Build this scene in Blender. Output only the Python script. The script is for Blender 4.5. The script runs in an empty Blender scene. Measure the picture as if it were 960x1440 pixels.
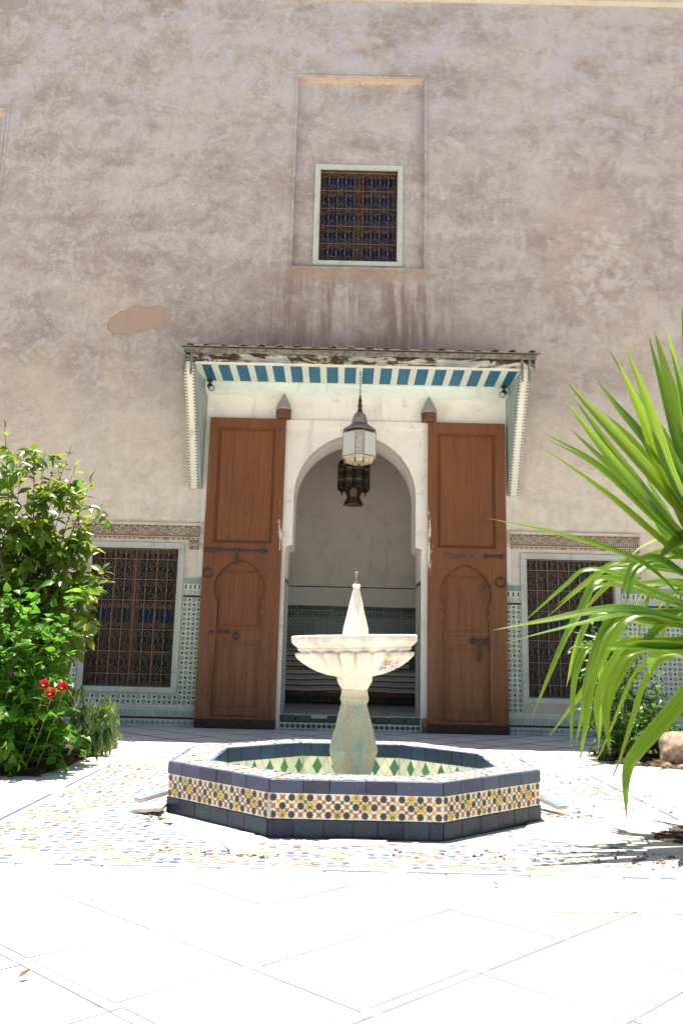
import bpy, bmesh, math, random
from math import sin, cos, pi, radians, sqrt, atan2
from mathutils import Vector, Matrix, Euler
from mathutils.geometry import tessellate_polygon

SC = bpy.context.scene
COL = SC.collection
random.seed(7)

# ------------------------------------------------------------------ camera
cam_d = bpy.data.cameras.new("camera")
cam = bpy.data.objects.new("camera", cam_d)
COL.objects.link(cam)
cr, cu, cf = (Vector((0.99973339, -0.00277789, 0.02292241)), Vector((-0.02299039, -0.21192187, 0.97701615)),
              Vector((-0.00214372, 0.97728266, 0.21192923)))
cm = Matrix.Identity(4)
for i in range(3):
    cm[i][0], cm[i][1], cm[i][2] = cr[i], cu[i], -cf[i]
cm[0][3], cm[1][3], cm[2][3] = -0.09669, -15.78155, 1.3
cam.matrix_world = cm
cam_d.sensor_fit = 'VERTICAL'
cam_d.sensor_width = 24.0
cam_d.sensor_height = 36.0
cam_d.lens = 1275.37538 / 1440 * 36
cam_d.shift_y = -(720 - 638.557) / 1440
cam_d.clip_start = 0.05
cam_d.clip_end = 500
SC.camera = cam

# ------------------------------------------------------------------ light
to_sun = Vector((-0.055, 0.158, 1.0)).normalized()
w = bpy.data.worlds.new("World")
SC.world = w
w.use_nodes = True
nt = w.node_tree
nt.nodes.clear()
sky = nt.nodes.new('ShaderNodeTexSky')
sky.sky_type = 'NISHITA'
sky.sun_disc = False
sky.sun_elevation = math.asin(to_sun.z)
sky.sun_rotation = atan2(to_sun.x, to_sun.y)
sky.altitude = 450
sky.dust_density = 1.5
bg = nt.nodes.new('ShaderNodeBackground')
bg.inputs[1].default_value = 0.054
wo = nt.nodes.new('ShaderNodeOutputWorld')
nt.links.new(sky.outputs[0], bg.inputs[0])
nt.links.new(bg.outputs[0], wo.inputs[0])

sl = bpy.data.lights.new("sun", 'SUN')
sl.energy = 5.0
sl.angle = radians(0.53)
sl.color = (1.0, 0.945, 0.86)
so = bpy.data.objects.new("sun", sl)
COL.objects.link(so)
so.rotation_euler = to_sun.to_track_quat('Z', 'Y').to_euler()
so.location = (0, 0, 30)

SC.view_settings.view_transform = 'Standard'
SC.view_settings.look = 'None'
SC.view_settings.exposure = 1.45
SC.view_settings.gamma = 1
SC.view_settings.use_curve_mapping = False
SC.render.engine = 'CYCLES'
SC.cycles.use_denoising = True
try:
    SC.cycles.denoiser = 'OPENIMAGEDENOISE'
except Exception:
    pass
SC.cycles.max_bounces = 8
SC.cycles.diffuse_bounces = 6
SC.cycles.glossy_bounces = 3
SC.cycles.transmission_bounces = 5
SC.cycles.transparent_max_bounces = 8
SC.cycles.sample_clamp_indirect = 8
SC.cycles.caustics_reflective = False
SC.cycles.caustics_refractive = False


# ------------------------------------------------------------------ mesh helpers
class MB:
    """collects faces; build() links them as one mesh object"""

    def __init__(self):
        self.v = []
        self.f = []
        self.m = []

    def add(self, vs, fs, mi=0, M=None):
        n = len(self.v)
        if M is not None:
            vs = [M @ Vector(p) for p in vs]
        self.v += [tuple(p) for p in vs]
        self.f += [tuple(i + n for i in f) for f in fs]
        self.m += [mi] * len(fs)
        return self

    def box(self, x0, x1, y0, y1, z0, z1, mi=0, M=None):
        vs = [(x, y, z) for z in (z0, z1) for y in (y0, y1) for x in (x0, x1)]
        fs = [(0, 2, 3, 1), (4, 5, 7, 6), (0, 1, 5, 4), (2, 6, 7, 3), (0, 4, 6, 2), (1, 3, 7, 5)]
        return self.add(vs, fs, mi, M)

    def cbox(self, x0, x1, y0, y1, z0, z1, b=0.005, mi=0, M=None):
        """box with chamfered edges"""
        b = min(b, (x1 - x0) * .45, (y1 - y0) * .45, (z1 - z0) * .45)
        c = Vector(((x0 + x1) / 2, (y0 + y1) / 2, (z0 + z1) / 2))
        h = Vector(((x1 - x0) / 2, (y1 - y0) / 2, (z1 - z0) / 2))
        vs, idx = [], {}
        for sx in (-1, 1):
            for sy in (-1, 1):
                for sz in (-1, 1):
                    for ax in range(3):
                        p = [h.x - b, h.y - b, h.z - b]
                        p[ax] = h[ax]
                        idx[(sx, sy, sz, ax)] = len(vs)
                        vs.append(c + Vector((p[0] * sx, p[1] * sy, p[2] * sz)))
        fs = []

        def quad(q, n):
            a = [vs[i] for i in q]
            nn = (a[1] - a[0]).cross(a[2] - a[0])
            fs.append(tuple(q) if nn.dot(n) > 0 else tuple(reversed(q)))
        for ax in range(3):
            o1, o2 = [k for k in range(3) if k != ax]
            for s in (-1, 1):
                q = []
                for a, bb in ((-1, -1), (1, -1), (1, 1), (-1, 1)):
                    k = [0, 0, 0]
                    k[ax], k[o1], k[o2] = s, a, bb
                    q.append(idx[(k[0], k[1], k[2], ax)])
                n = Vector((0, 0, 0))
                n[ax] = s
                quad(q, n)
        for ax in range(3):
            o1, o2 = [k for k in range(3) if k != ax]
            for a in (-1, 1):
                for bb in (-1, 1):
                    k0 = [0, 0, 0]
                    k1 = [0, 0, 0]
                    k0[ax], k1[ax] = -1, 1
                    k0[o1] = k1[o1] = a
                    k0[o2] = k1[o2] = bb
                    n = Vector((0, 0, 0))
                    n[o1], n[o2] = a, bb
                    quad([idx[(*k0, o1)], idx[(*k1, o1)], idx[(*k1, o2)], idx[(*k0, o2)]], n)
        for sx in (-1, 1):
            for sy in (-1, 1):
                for sz in (-1, 1):
                    quad([idx[(sx, sy, sz, 0)], idx[(sx, sy, sz, 1)], idx[(sx, sy, sz, 2)]], Vector((sx, sy, sz)))
        return self.add(vs, fs, mi, M)

    def prism(self, poly, a, b, axis='y', mi=0, M=None, holes=()):
        """polygon (2D, with holes) pushed from a to b along an axis; 'y': poly is (x,z); 'z': (x,y); 'x': (y,z)"""
        def P(u, v, d):
            return {'y': (u, d, v), 'z': (u, v, d), 'x': (d, u, v)}[axis]
        loops = [list(poly)] + [list(h) for h in holes]
        flat = [p for l in loops for p in l]
        tris = tessellate_polygon([[Vector((p[0], p[1], 0)) for p in l] for l in loops])
        n = len(flat)
        vs = [P(u, v, a) for u, v in flat] + [P(u, v, b) for u, v in flat]
        fs = []
        want = {'y': Vector((0, 1, 0)), 'z': Vector((0, 0, 1)), 'x': Vector((1, 0, 0))}[axis] * (1 if b > a else -1)
        for t in tris:
            A, B, C = (Vector(vs[i]) for i in t)
            up = (B - A).cross(C - A).dot(want) > 0
            t = tuple(t)
            fs.append(tuple(reversed(t)) if up else t)
            fs.append(tuple(i + n for i in (t if up else reversed(t))))
        k = 0
        for li, l in enumerate(loops):
            area = sum(l[i][0] * l[(i + 1) % len(l)][1] - l[(i + 1) % len(l)][0] * l[i][1] for i in range(len(l)))
            for i in range(len(l)):
                i0, i1 = k + i, k + (i + 1) % len(l)
                q = (i0, i1, i1 + n, i0 + n)
                flip = (area < 0) ^ (li > 0) ^ (b < a) ^ (axis == 'y')
                fs.append(tuple(reversed(q)) if flip else q)
            k += len(l)
        return self.add(vs, fs, mi, M)

    def tube(self, pts, r, n=6, mi=0, cap=True, M=None):
        pts = [Vector(p) for p in pts]
        rs = r if isinstance(r, (list, tuple)) else [r] * len(pts)
        vs, fs = [], []
        ref = Vector((0, 0, 1))
        for i, p in enumerate(pts):
            t = (pts[min(i + 1, len(pts) - 1)] - pts[max(i - 1, 0)])
            t = t.normalized() if t.length > 1e-9 else Vector((0, 0, 1))
            if abs(t.dot(ref)) > .95:
                ref = Vector((1, 0, 0)) if abs(t.x) < .9 else Vector((0, 1, 0))
            a = t.cross(ref).normalized()
            b = t.cross(a)
            for k in range(n):
                an = 2 * pi * k / n
                vs.append(p + (a * cos(an) + b * sin(an)) * rs[i])
        for i in range(len(pts) - 1):
            for k in range(n):
                fs.append((i * n + k, i * n + (k + 1) % n, (i + 1) * n + (k + 1) % n, (i + 1) * n + k))
        if cap:
            fs.append(tuple(range(n)))
            fs.append(tuple((len(pts) - 1) * n + k for k in reversed(range(n))))
        return self.add(vs, fs, mi, M)

    def lathe(self, prof, n=24, mi=0, M=None, off=0.0, rf=None):
        """prof: (r,z) from bottom to top, outward normals"""
        vs, fs = [], []
        for r, z in prof:
            for k in range(n):
                a = 2 * pi * (k + off) / n
                rr = r if rf is None else rf(r, z, a)
                vs.append((rr * cos(a), rr * sin(a), z))
        for i in range(len(prof) - 1):
            for k in range(n):
                k1 = (k + 1) % n
                fs.append((i * n + k, i * n + k1, (i + 1) * n + k1, (i + 1) * n + k))
        fs.append(tuple(reversed(range(n))))
        fs.append(tuple((len(prof) - 1) * n + k for k in range(n)))
        return self.add(vs, fs, mi, M)

    def poly(self, pts, mi=0, M=None):
        return self.add(pts, [tuple(range(len(pts)))], mi, M)

    def mesh(self, name, mats, smooth=False):
        me = bpy.data.meshes.new(name)
        me.from_pydata(self.v, [], self.f)
        for m in (mats if isinstance(mats, (list, tuple)) else [mats]):
            me.materials.append(m)
        if len(me.polygons) == len(self.m):
            me.polygons.foreach_set('material_index', self.m)
        if smooth:
            me.polygons.foreach_set('use_smooth', [True] * len(me.polygons))
            if smooth != 'all':
                try:
                    me.set_sharp_from_angle(angle=radians(smooth if smooth is not True else 40))
                except Exception:
                    pass
        me.update()
        return me

    def build(self, name, mats, parent=None, smooth=False, kind=None, label=None):
        o = link(name, self.mesh(name, mats, smooth), parent)
        if kind:
            o['kind'] = kind
        if label:
            o['label'] = label
        return o


WLOC = {}


def link(name, me, parent=None, M=None):
    """links a mesh object; geometry is given in world space unless M places it"""
    o = bpy.data.objects.new(name, me)
    COL.objects.link(o)
    if M is not None:
        l, r, s = M.decompose()
        o.location, o.rotation_euler, o.scale = l, r.to_euler(), s
    if parent is not None:
        o.parent = parent
        o.matrix_parent_inverse = WLOC.get(parent.name, Matrix.Identity(4)).inverted()
    if M is not None:
        WLOC[o.name] = M.copy()
    return o


def thing(name, label, cat, loc=(0, 0, 0), group=None):
    o = bpy.data.objects.new(name, None)
    COL.objects.link(o)
    o.location = loc
    o.empty_display_size = .2
    WLOC[o.name] = Matrix.Translation(loc)
    return tag(o, label, cat, group)


def tag(o, label, cat, group=None):
    o['label'] = label
    o['category'] = cat
    if group:
        o['group'] = group
    return o


def struct(o, label=None):
    o['kind'] = 'structure'
    if label:
        o['label'] = label
    return o


def R(a, b):
    return random.uniform(a, b)


def T(x, y, z, rz=0, rx=0, ry=0, s=1):
    return Matrix.Translation((x, y, z)) @ Euler((rx, ry, rz)).to_matrix().to_4x4() @ Matrix.Scale(s, 4)


def ngon(cx, cy, r, n, a0=0):
    return [(cx + r * cos(a0 + 2 * pi * k / n), cy + r * sin(a0 + 2 * pi * k / n)) for k in range(n)]


def star(cx, cy, r, n=8, inner=.72, a0=0):
    return [(cx + (r if k % 2 == 0 else r * inner) * cos(a0 + pi * k / n), cy + (r if k % 2 == 0 else r * inner) * sin(a0 + pi * k / n))
            for k in range(2 * n)]


def clip(poly, nx, ny, d):
    """keep the part of a convex polygon where nx*x+ny*y<=d"""
    out = []
    for i in range(len(poly)):
        a, b = poly[i], poly[(i + 1) % len(poly)]
        fa, fb = nx * a[0] + ny * a[1] - d, nx * b[0] + ny * b[1] - d
        if fa <= 0:
            out.append(a)
        if fa * fb < 0:
            t = fa / (fa - fb)
            out.append((a[0] + (b[0] - a[0]) * t, a[1] + (b[1] - a[1]) * t))
    return out


def crom(pts, k=8):
    """Catmull-Rom through points"""
    P = [Vector(p) for p in pts]
    P = [P[0] * 2 - P[1]] + P + [P[-1] * 2 - P[-2]]
    out = []
    for i in range(1, len(P) - 2):
        for j in range(k):
            t = j / k
            a, b, c, d = P[i - 1:i + 3]
            out.append(.5 * ((2 * b) + (c - a) * t + (2 * a - 5 * b + 4 * c - d) * t * t + (3 * b - a - 3 * c + d) * t ** 3))
    out.append(P[-2])
    return out


# ------------------------------------------------------------------ node helpers
class NB:
    def __init__(self, name, rough=.8, spec=.3):
        self.mat = bpy.data.materials.new(name)
        self.mat.use_nodes = True
        self.nt = self.mat.node_tree
        self.b = self.nt.nodes['Principled BSDF']
        self.set('Roughness', rough)
        self.set('Specular IOR Level', spec)
        self.tc = self.nt.nodes.new('ShaderNodeTexCoord')
        self.obj = self.tc.outputs['Object']

    def put(self, sock, v):
        if isinstance(v, bpy.types.NodeSocket):
            self.nt.links.new(v, sock)
        elif isinstance(v, (tuple, list)) and len(v) == 3 and sock.type == 'RGBA':
            sock.default_value = (*v, 1)
        else:
            sock.default_value = v

    def set(self, key, v):
        self.put(self.b.inputs[key], v)

    def noise(self, scale=1, detail=4, rough=.55, dist=0, vec=None, sc=None):
        n = self.nt.nodes.new('ShaderNodeTexNoise')
        n.inputs['Scale'].default_value = scale
        n.inputs['Detail'].default_value = detail
        n.inputs['Roughness'].default_value = rough
        n.inputs['Distortion'].default_value = dist
        self.nt.links.new(self.scale(sc, vec) if sc else (vec or self.obj), n.inputs['Vector'])
        return n.outputs[0]

    def scale(self, sc, vec=None, off=(0, 0, 0)):
        n = self.nt.nodes.new('ShaderNodeMapping')
        n.inputs['Scale'].default_value = sc
        n.inputs['Location'].default_value = off
        self.nt.links.new(vec or self.obj, n.inputs['Vector'])
        return n.outputs[0]

    def vor(self, scale=5, feature='F1', vec=None, out=0, rnd=1):
        n = self.nt.nodes.new('ShaderNodeTexVoronoi')
        n.feature = feature
        n.inputs['Scale'].default_value = scale
        n.inputs['Randomness'].default_value = rnd
        self.nt.links.new(vec or self.obj, n.inputs['Vector'])
        return n.outputs[out]

    def m(self, op, a, b=0, c=0):
        n = self.nt.nodes.new('ShaderNodeMath')
        n.operation = op
        for i, v in enumerate((a, b, c)):
            self.put(n.inputs[i], v)
        return n.outputs[0]

    def ss(self, v, a, b):
        """smooth step a->b"""
        n = self.nt.nodes.new('ShaderNodeMapRange')
        n.interpolation_type = 'SMOOTHSTEP'
        self.put(n.inputs[0], v)
        n.inputs[1].default_value, n.inputs[2].default_value = (a, b) if a < b else (b, a)
        n.inputs[3].default_value, n.inputs[4].default_value = (0, 1) if a < b else (1, 0)
        return n.outputs[0]

    def mul(self, *a):
        r = a[0]
        for x in a[1:]:
            r = self.m('MULTIPLY', r, x)
        return r

    def xyz(self, vec=None):
        n = self.nt.nodes.new('ShaderNodeSeparateXYZ')
        self.nt.links.new(vec or self.obj, n.inputs[0])
        return n.outputs

    def box(self, x, z, x0, x1, z0, z1, s=.2):
        """soft rectangular mask in x,z"""
        return self.mul(self.ss(x, x0 - s, x0 + s), self.ss(x, x1 + s, x1 - s), self.ss(z, z0 - s, z0 + s), self.ss(z, z1 + s, z1 - s))

    def mix(self, f, a, b, mode='MIX'):
        n = self.nt.nodes.new('ShaderNodeMix')
        n.data_type = 'RGBA'
        n.blend_type = mode
        n.clamp_factor = True
        self.put(n.inputs[0], f)
        self.put(n.inputs[6], a)
        self.put(n.inputs[7], b)
        return n.outputs[2]

    def ramp(self, f, stops):
        n = self.nt.nodes.new('ShaderNodeValToRGB')
        e = n.color_ramp.elements
        while len(e) < len(stops):
            e.new(.5)
        for i, (p, c) in enumerate(stops):
            e[i].position = p
            e[i].color = (*c, 1)
        self.put(n.inputs[0], f)
        return n.outputs[0]

    def rnd(self):
        n = self.nt.nodes.new('ShaderNodeObjectInfo')
        return n.outputs['Random']

    def vary(self, col, amt=.2, hue=0):
        """brightness that differs from object to object"""
        n = self.nt.nodes.new('ShaderNodeHueSaturation')
        r = self.rnd()
        self.put(n.inputs['Value'], self.m('MULTIPLY_ADD', r, amt * 2, 1 - amt))
        if hue:
            self.put(n.inputs['Hue'], self.m('MULTIPLY_ADD', self.m('FRACT', self.m('MULTIPLY', r, 7.31)), hue * 2, .5 - hue))
        self.put(n.inputs['Color'], col)
        return n.outputs[0]

    def bump(self, h, strength=.3, dist=.02):
        n = self.nt.nodes.new('ShaderNodeBump')
        n.inputs['Strength'].default_value = strength
        n.inputs['Distance'].default_value = dist
        self.put(n.inputs['Height'], h)
        self.set('Normal', n.outputs[0])
        return self

    def col(self, c):
        self.set('Base Color', c)
        return self.mat


def simple(name, c, rough=.6, var=.15, nscale=30, namt=.25, bump=.15, spec=.4, hue=0, metal=0):
    """colour with per-object variation, fine grain and a little relief"""
    b = NB(name, rough, spec)
    b.set('Metallic', metal)
    n = b.noise(nscale, 5, .6)
    k = b.mix(b.ss(n, .35, .7), tuple(x * (1 - namt) for x in c), tuple(min(1, x * (1 + namt * .5)) for x in c))
    n2 = b.noise(nscale * .17, 3, .6)
    k = b.mix(b.mul(b.ss(n2, .5, .75), namt), k, tuple(x * .55 + .02 for x in c))
    b.bump(n, bump, .004)
    return b.col(b.vary(k, var, hue))
# ------------------------------------------------------------------ materials
def plaster_wall():
    b = NB("pink_lime_plaster", .92, .15)
    x, y, z = b.xyz()
    big = b.noise(.38, 5, .6, .3)
    bands = b.noise(1, 7, .66, .4, sc=(.4, 1, 1.2))
    brush = b.noise(1.0, 10, .72, .5, sc=(1.3, 1, 2.0))
    arcs = b.noise(1.25, 9, .72, 1.9)
    vert = b.noise(1, 9, .74, .3, sc=(5.5, 1, 1.6))
    fine = b.noise(13, 9, .78)
    mid = b.noise(4.0, 9, .76, .3)
    c = b.ramp(big, [(.3, (.340, .277, .236)), (.5, (.410, .344, .298)), (.7, (.470, .408, .362))])
    c = b.mix(b.mul(b.ss(bands, .53, .38), .65), c, (.285, .226, .200))
    c = b.mix(b.mul(b.ss(bands, .53, .66), .45), c, (.49, .435, .405))
    c = b.mix(b.mul(b.ss(brush, .51, .62), .55), c, (.505, .452, .412))
    c = b.mix(b.mul(b.ss(brush, .48, .38), .58), c, (.268, .212, .187))
    c = b.mix(b.mul(b.ss(arcs, .53, .64), .42), c, (.535, .487, .452))
    c = b.mix(b.mul(b.ss(arcs, .46, .36), .35), c, (.28, .222, .195))
    c = b.mix(b.mul(b.ss(vert, .53, .64), .30), c, (.52, .47, .44))
    c = b.mix(b.mul(b.ss(vert, .46, .36), .42), c, (.27, .215, .19))
    c = b.mix(b.mul(b.ss(mid, .52, .62), .55), c, (.525, .48, .445))
    c = b.mix(b.mul(b.ss(mid, .47, .37), .35), c, (.285, .228, .20))
    c = b.mix(b.mul(b.ss(fine, .52, .64), .32), c, (.55, .505, .465))
    c = b.mix(b.mul(b.ss(fine, .47, .36), .38), c, (.26, .21, .185))
    # salmon under-coat showing through in flakes
    fl = b.noise(1.7, 8, .74, .5)
    c = b.mix(b.mul(b.ss(fl, .58, .65), .25), c, (.47, .335, .265))
    # lilac high up paints in bluish sky light; the pale flecks are limewash
    li = b.noise(1.1, 8, .74, .4)
    c = b.mix(b.mul(b.ss(li, .40, .62), b.ss(z, 8.0, 13.0), .72), c, (.470, .440, .470))
    c = b.mix(b.mul(b.ss(b.noise(2.6, 8, .74), .61, .66), .5), c, (.60, .58, .60))
    # ochre tint lower down, painting in warm light bounced off the floor
    oc = b.noise(.8, 6, .62, .4)
    c = b.mix(b.mul(b.ss(oc, .38, .62), b.ss(z, 9.5, 5.2), .55), c, (.53, .425, .315))
    c = b.mix(b.mul(b.ss(b.m('ADD', z, b.mul(mid, 1.2)), 7.4, 4.0), .80), c, b.mix(b.ss(mid, .36, .64), (.66, .56, .445), (.82, .72, .59)))  # cream brightening downwards: more floor bounce put into the plaster colour
    # rough ochre render and scraped white patch on the right
    em = b.m('ADD', b.m('POWER', b.m('DIVIDE', b.m('SUBTRACT', x, 4.35), 1.0), 2), b.m('POWER', b.m('DIVIDE', b.m('SUBTRACT', z, 8.9), 1.75), 2))
    em = b.m('ADD', em, b.m('MULTIPLY_ADD', mid, 3.4, -1.7))
    em = b.m('ADD', em, b.m('MULTIPLY_ADD', big, 2.0, -1.0))
    rn = b.noise(1, 8, .72, 1.6, sc=(1.3, 1, 2.0))
    c = b.mix(b.mul(b.ss(em, 1.3, .0), b.ss(rn, .40, .56), .50), c, (.43, .325, .24))
    wp = b.m('ADD', b.m('POWER', b.m('DIVIDE', b.m('SUBTRACT', x, 4.62), .62), 2), b.m('POWER', b.m('DIVIDE', b.m('SUBTRACT', z, 8.35), 1.0), 2))
    wp = b.m('ADD', wp, b.m('MULTIPLY_ADD', rn, 5.0, -2.5))
    c = b.mix(b.mul(b.ss(wp, 1.1, .5), b.ss(mid, .40, .56), .55), c, (.57, .515, .475))
    # runs below the upper window and above the canopy
    st = b.noise(1, 6, .68, .5, sc=(3.6, 1, .38))
    st2 = b.noise(1, 5, .65, .4, sc=(8, 1, .3))
    m1 = b.mul(b.box(x, z, -1.6, 1.85, 6.3, 8.1, .4), b.ss(b.noise(.9, 5), .33, .52))
    c = b.mix(b.mul(m1, b.ss(st, .42, .60), .85), c, (.235, .160, .122))
    c = b.mix(b.mul(m1, b.ss(st2, .55, .66), .55), c, (.58, .52, .48))
    m2 = b.box(x, z, -2.7, 2.7, 5.8, 6.85, .55)
    c = b.mix(b.mul(m2, b.m('MULTIPLY_ADD', st, .9, .25)), c, (.190, .142, .142))
    c = b.mix(b.mul(m2, b.ss(st2, .55, .66), .45), c, (.44, .40, .41))
    c = b.mix(b.mul(b.box(x, z, -1.2, 1.4, 8.02, 8.25, .08), b.ss(mid, .35, .6), .7), c, (.36, .235, .14))
    # cream whitewash round the doorway
    c = b.mix(b.mul(b.box(x, z, -2.72, 3.0, 2.3, 5.95, .04), .9), c, b.ramp(mid, [(.35, (.60, .54, .44)), (.6, (.72, .67, .58))]))
    ir = b.noise(1.0, 7, .72, 1.0)
    c = b.mix(b.mul(b.ss(b.m('ABSOLUTE', b.m('SUBTRACT', ir, .5)), .005, .001), b.ss(b.noise(.6, 3), .52, .60), .7), c, (.22, .14, .11))
    c = b.mix(b.mul(b.ss(b.noise(45, 5, .75), .60, .70), .30), c, (.30, .24, .21))
    h = b.m('ADD', b.mul(arcs, 1.2), b.m('ADD', b.mul(fine, .30), b.m('ADD', b.mul(brush, .9), b.m('ADD', b.mul(b.ss(fl, .58, .61), -.25), b.mul(b.ss(wp, 1.1, .5), .15)))))
    b.bump(h, .42, .05)
    return b.col(c)


def cream(name, a=(.84, .785, .68), d=(.64, .55, .43), k=.5, spots=.5):
    b = NB(name, .85, .2)
    n = b.noise(1.6, 7, .65, .6)
    f = b.noise(22, 5, .6)
    c = b.mix(b.mul(b.ss(n, .48, .7), k), a, d)
    c = b.mix(b.mul(b.ss(b.noise(4.5, 7, .7), .58, .68), spots), c, tuple(v * .72 for v in d))
    c = b.mix(b.mul(b.ss(b.noise(1, 5, .6, .2, sc=(5, 5, .5)), .56, .7), .4), c, tuple(v * .8 for v in d))
    b.bump(b.m('ADD', f, b.mul(n, 1.5)), .35, .012)
    return b.col(c)


def door_wood(name, chip_x=None):
    b = NB(name, .55, .35)
    x, y, z = b.xyz()
    g = b.noise(1, 7, .7, .6, sc=(26, 26, 1.1))
    g2 = b.noise(1, 4, .6, .3, sc=(5, 5, .5))
    c = b.ramp(g, [(.25, (.112, .037, .011)), (.5, (.176, .060, .0165)), (.75, (.228, .082, .022))])
    c = b.mix(b.mul(b.ss(g2, .5, .72), .5), c, (.12, .045, .022))
    # bleached and dirty towards the foot, where hands and feet wear it
    c = b.mix(b.mul(b.ss(z, 2.9, .6), b.ss(b.noise(1, 6, .7, .5, sc=(9, 9, .8)), .36, .64), .62), c, (.25, .125, .062))
    c = b.mix(b.mul(b.ss(b.noise(2.4, 6, .7), .60, .70), .6), c, (.075, .032, .018))
    # scratches of whitewash
    s = b.noise(1, 6, .6, .5, sc=(30, 30, .9))
    c = b.mix(b.mul(b.ss(s, .71, .74), b.ss(b.noise(1, 3, .5, 0, sc=(3.4, 3.4, .6)), .54, .60), .8), c, (.62, .55, .47))
    if chip_x is not None:
        e = b.ss(b.m('ABSOLUTE', b.m('SUBTRACT', x, chip_x)), .17, .01)
        hz = b.ss(b.m('ABSOLUTE', b.m('SUBTRACT', z, 3.3 if chip_x < 0 else 3.0)), .7 if chip_x < 0 else 1.4, .1)
        t = b.m('MULTIPLY_ADD', b.mul(e, b.m('MULTIPLY_ADD', hz, .8, .12)), .34, b.noise(1, 8, .75, .4, sc=(11, 11, 3.2)))
        c = b.mix(b.ss(t, .78, .84), c, (.70, .63, .53))
    b.bump(b.m('ADD', g, b.mul(s, .4)), .35, .006)
    return b.col(b.vary(c, .06))


def peel_paint():
    b = NB("peeling_fascia_paint", .75, .25)
    n = b.noise(1, 8, .72, .8, sc=(2.0, 3, 6))
    n2 = b.noise(1, 6, .65, .4, sc=(1.1, 2, 5), vec=b.scale((1, 1, 1), off=(4, 2, 1)))
    c = b.ramp(n2, [(.38, (.20, .205, .185)), (.48, (.36, .36, .31)), (.58, (.56, .54, .43))])
    c = b.mix(b.ss(n, .495, .52), c, (.095, .052, .026))
    c = b.mix(b.ss(n, .56, .58), c, (.045, .028, .016))
    b.bump(b.m('ADD', b.mul(b.ss(n, .535, .57), -1.5), b.noise(30, 4)), .6, .01)
    return b.col(c)


def zell(name, c, rough=.28, var=.22, hue=.01, wear=.35, spec=.5):
    """hand-cut glazed tile"""
    b = NB(name, rough, spec)
    n = b.noise(7, 5, .65)
    k = b.mix(b.mul(b.ss(n, .5, .72), .55), c, tuple(v * .62 for v in c))
    k = b.mix(b.mul(b.ss(b.noise(26, 6, .7), .63, .70), wear), k, (.40, .36, .30))
    b.bump(b.noise(9, 4, .5), .25, .012)
    b.set('Roughness', b.m('MULTIPLY_ADD', n, .35, rough - .12))
    return b.col(b.vary(k, var, hue))


def stone_cream():
    b = NB("cream_limewashed_stone", .8, .25)
    n = b.noise(3.2, 7, .68, .5)
    c = b.ramp(n, [(.32, (.58, .52, .43)), (.5, (.72, .68, .60)), (.68, (.80, .775, .72))])
    c = b.mix(b.mul(b.ss(b.noise(11, 8, .74), .54, .66), .55), c, (.46, .37, .26))
    x, y, z = b.xyz()
    # newer white repair and leftover painted flower
    e = b.m('ABSOLUTE', b.m('SUBTRACT', x, b.m('MULTIPLY_ADD', z, .33, -.243)))
    e = b.m('ADD', e, b.m('MULTIPLY', b.m('SUBTRACT', b.noise(14, 7, .7), .5), .26))
    front = b.ss(y, -.02, -.08)
    c = b.mix(b.mul(b.ss(e, .075, .045), front, .8), c, (.86, .82, .74))
    px = b.box(x, z, .24, .32, 1.18, 1.27, .02)
    c = b.mix(b.mul(px, front, b.ss(b.noise(26, 4, .6), .46, .52)), c, (.62, .40, .10))
    py = b.box(x, z, .20, .37, 1.12, 1.21, .02)
    c = b.mix(b.mul(py, front, b.ss(b.noise(38, 5, .6), .525, .55)), c, (.12, .13, .50))
    b.bump(b.m('ADD', n, b.mul(b.noise(40, 5, .6), .5)), .35, .012)
    return b.col(c)


def stone_teal():
    b = NB("worn_teal_painted_stone", .7, .3)
    x, y, z = b.xyz()
    n = b.noise(1, 7, .68, 1.0, sc=(4, 4, 1.6))
    v = b.noise(1, 6, .65, .6, sc=(11, 11, 1.4))
    c = b.ramp(n, [(.33, (.40, .365, .25)), (.5, (.44, .44, .33)), (.66, (.49, .42, .30))])
    c = b.mix(b.mul(b.ss(v, .50, .64), .8), c, (.30, .43, .40))
    c = b.mix(b.mul(b.ss(b.noise(1, 7, .7, .8, sc=(9, 9, 3.2)), .56, .66), .55), c, (.14, .30, .37))
    k = b.noise(1, 5, .6, 1.5, sc=(3.4, 3.4, 2.2))
    c = b.mix(b.mul(b.ss(b.m('ABSOLUTE', b.m('SUBTRACT', k, .5)), .010, .003), .5), c, (.26, .15, .08))
    c = b.mix(b.mul(b.ss(z, .86, .96), .9), c, (.74, .64, .48))
    b.bump(b.m('ADD', n, b.noise(35, 5, .6)), .35, .01)
    return b.col(c)


def leafmat(name, a, d, rough=.35, trans=.45, tcol=None, scale=6, spec=.4, vary=.25, hue=.02):
    b = NB(name, rough, spec)
    n = b.noise(scale, 3, .5)
    c = b.vary(b.mix(b.ss(n, .4, .62), a, d), vary, hue)
    b.set('Base Color', c)
    t = b.nt.nodes.new('ShaderNodeBsdfTranslucent')
    b.put(t.inputs[0], b.vary(b.mix(.0, tcol, tcol), vary * .6, hue))
    mx = b.nt.nodes.new('ShaderNodeMixShader')
    mx.inputs[0].default_value = trans
    out = b.nt.nodes['Material Output']
    b.nt.links.new(b.b.outputs[0], mx.inputs[1])
    b.nt.links.new(t.outputs[0], mx.inputs[2])
    b.nt.links.new(mx.outputs[0], out.inputs[0])
    return b.mat


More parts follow.
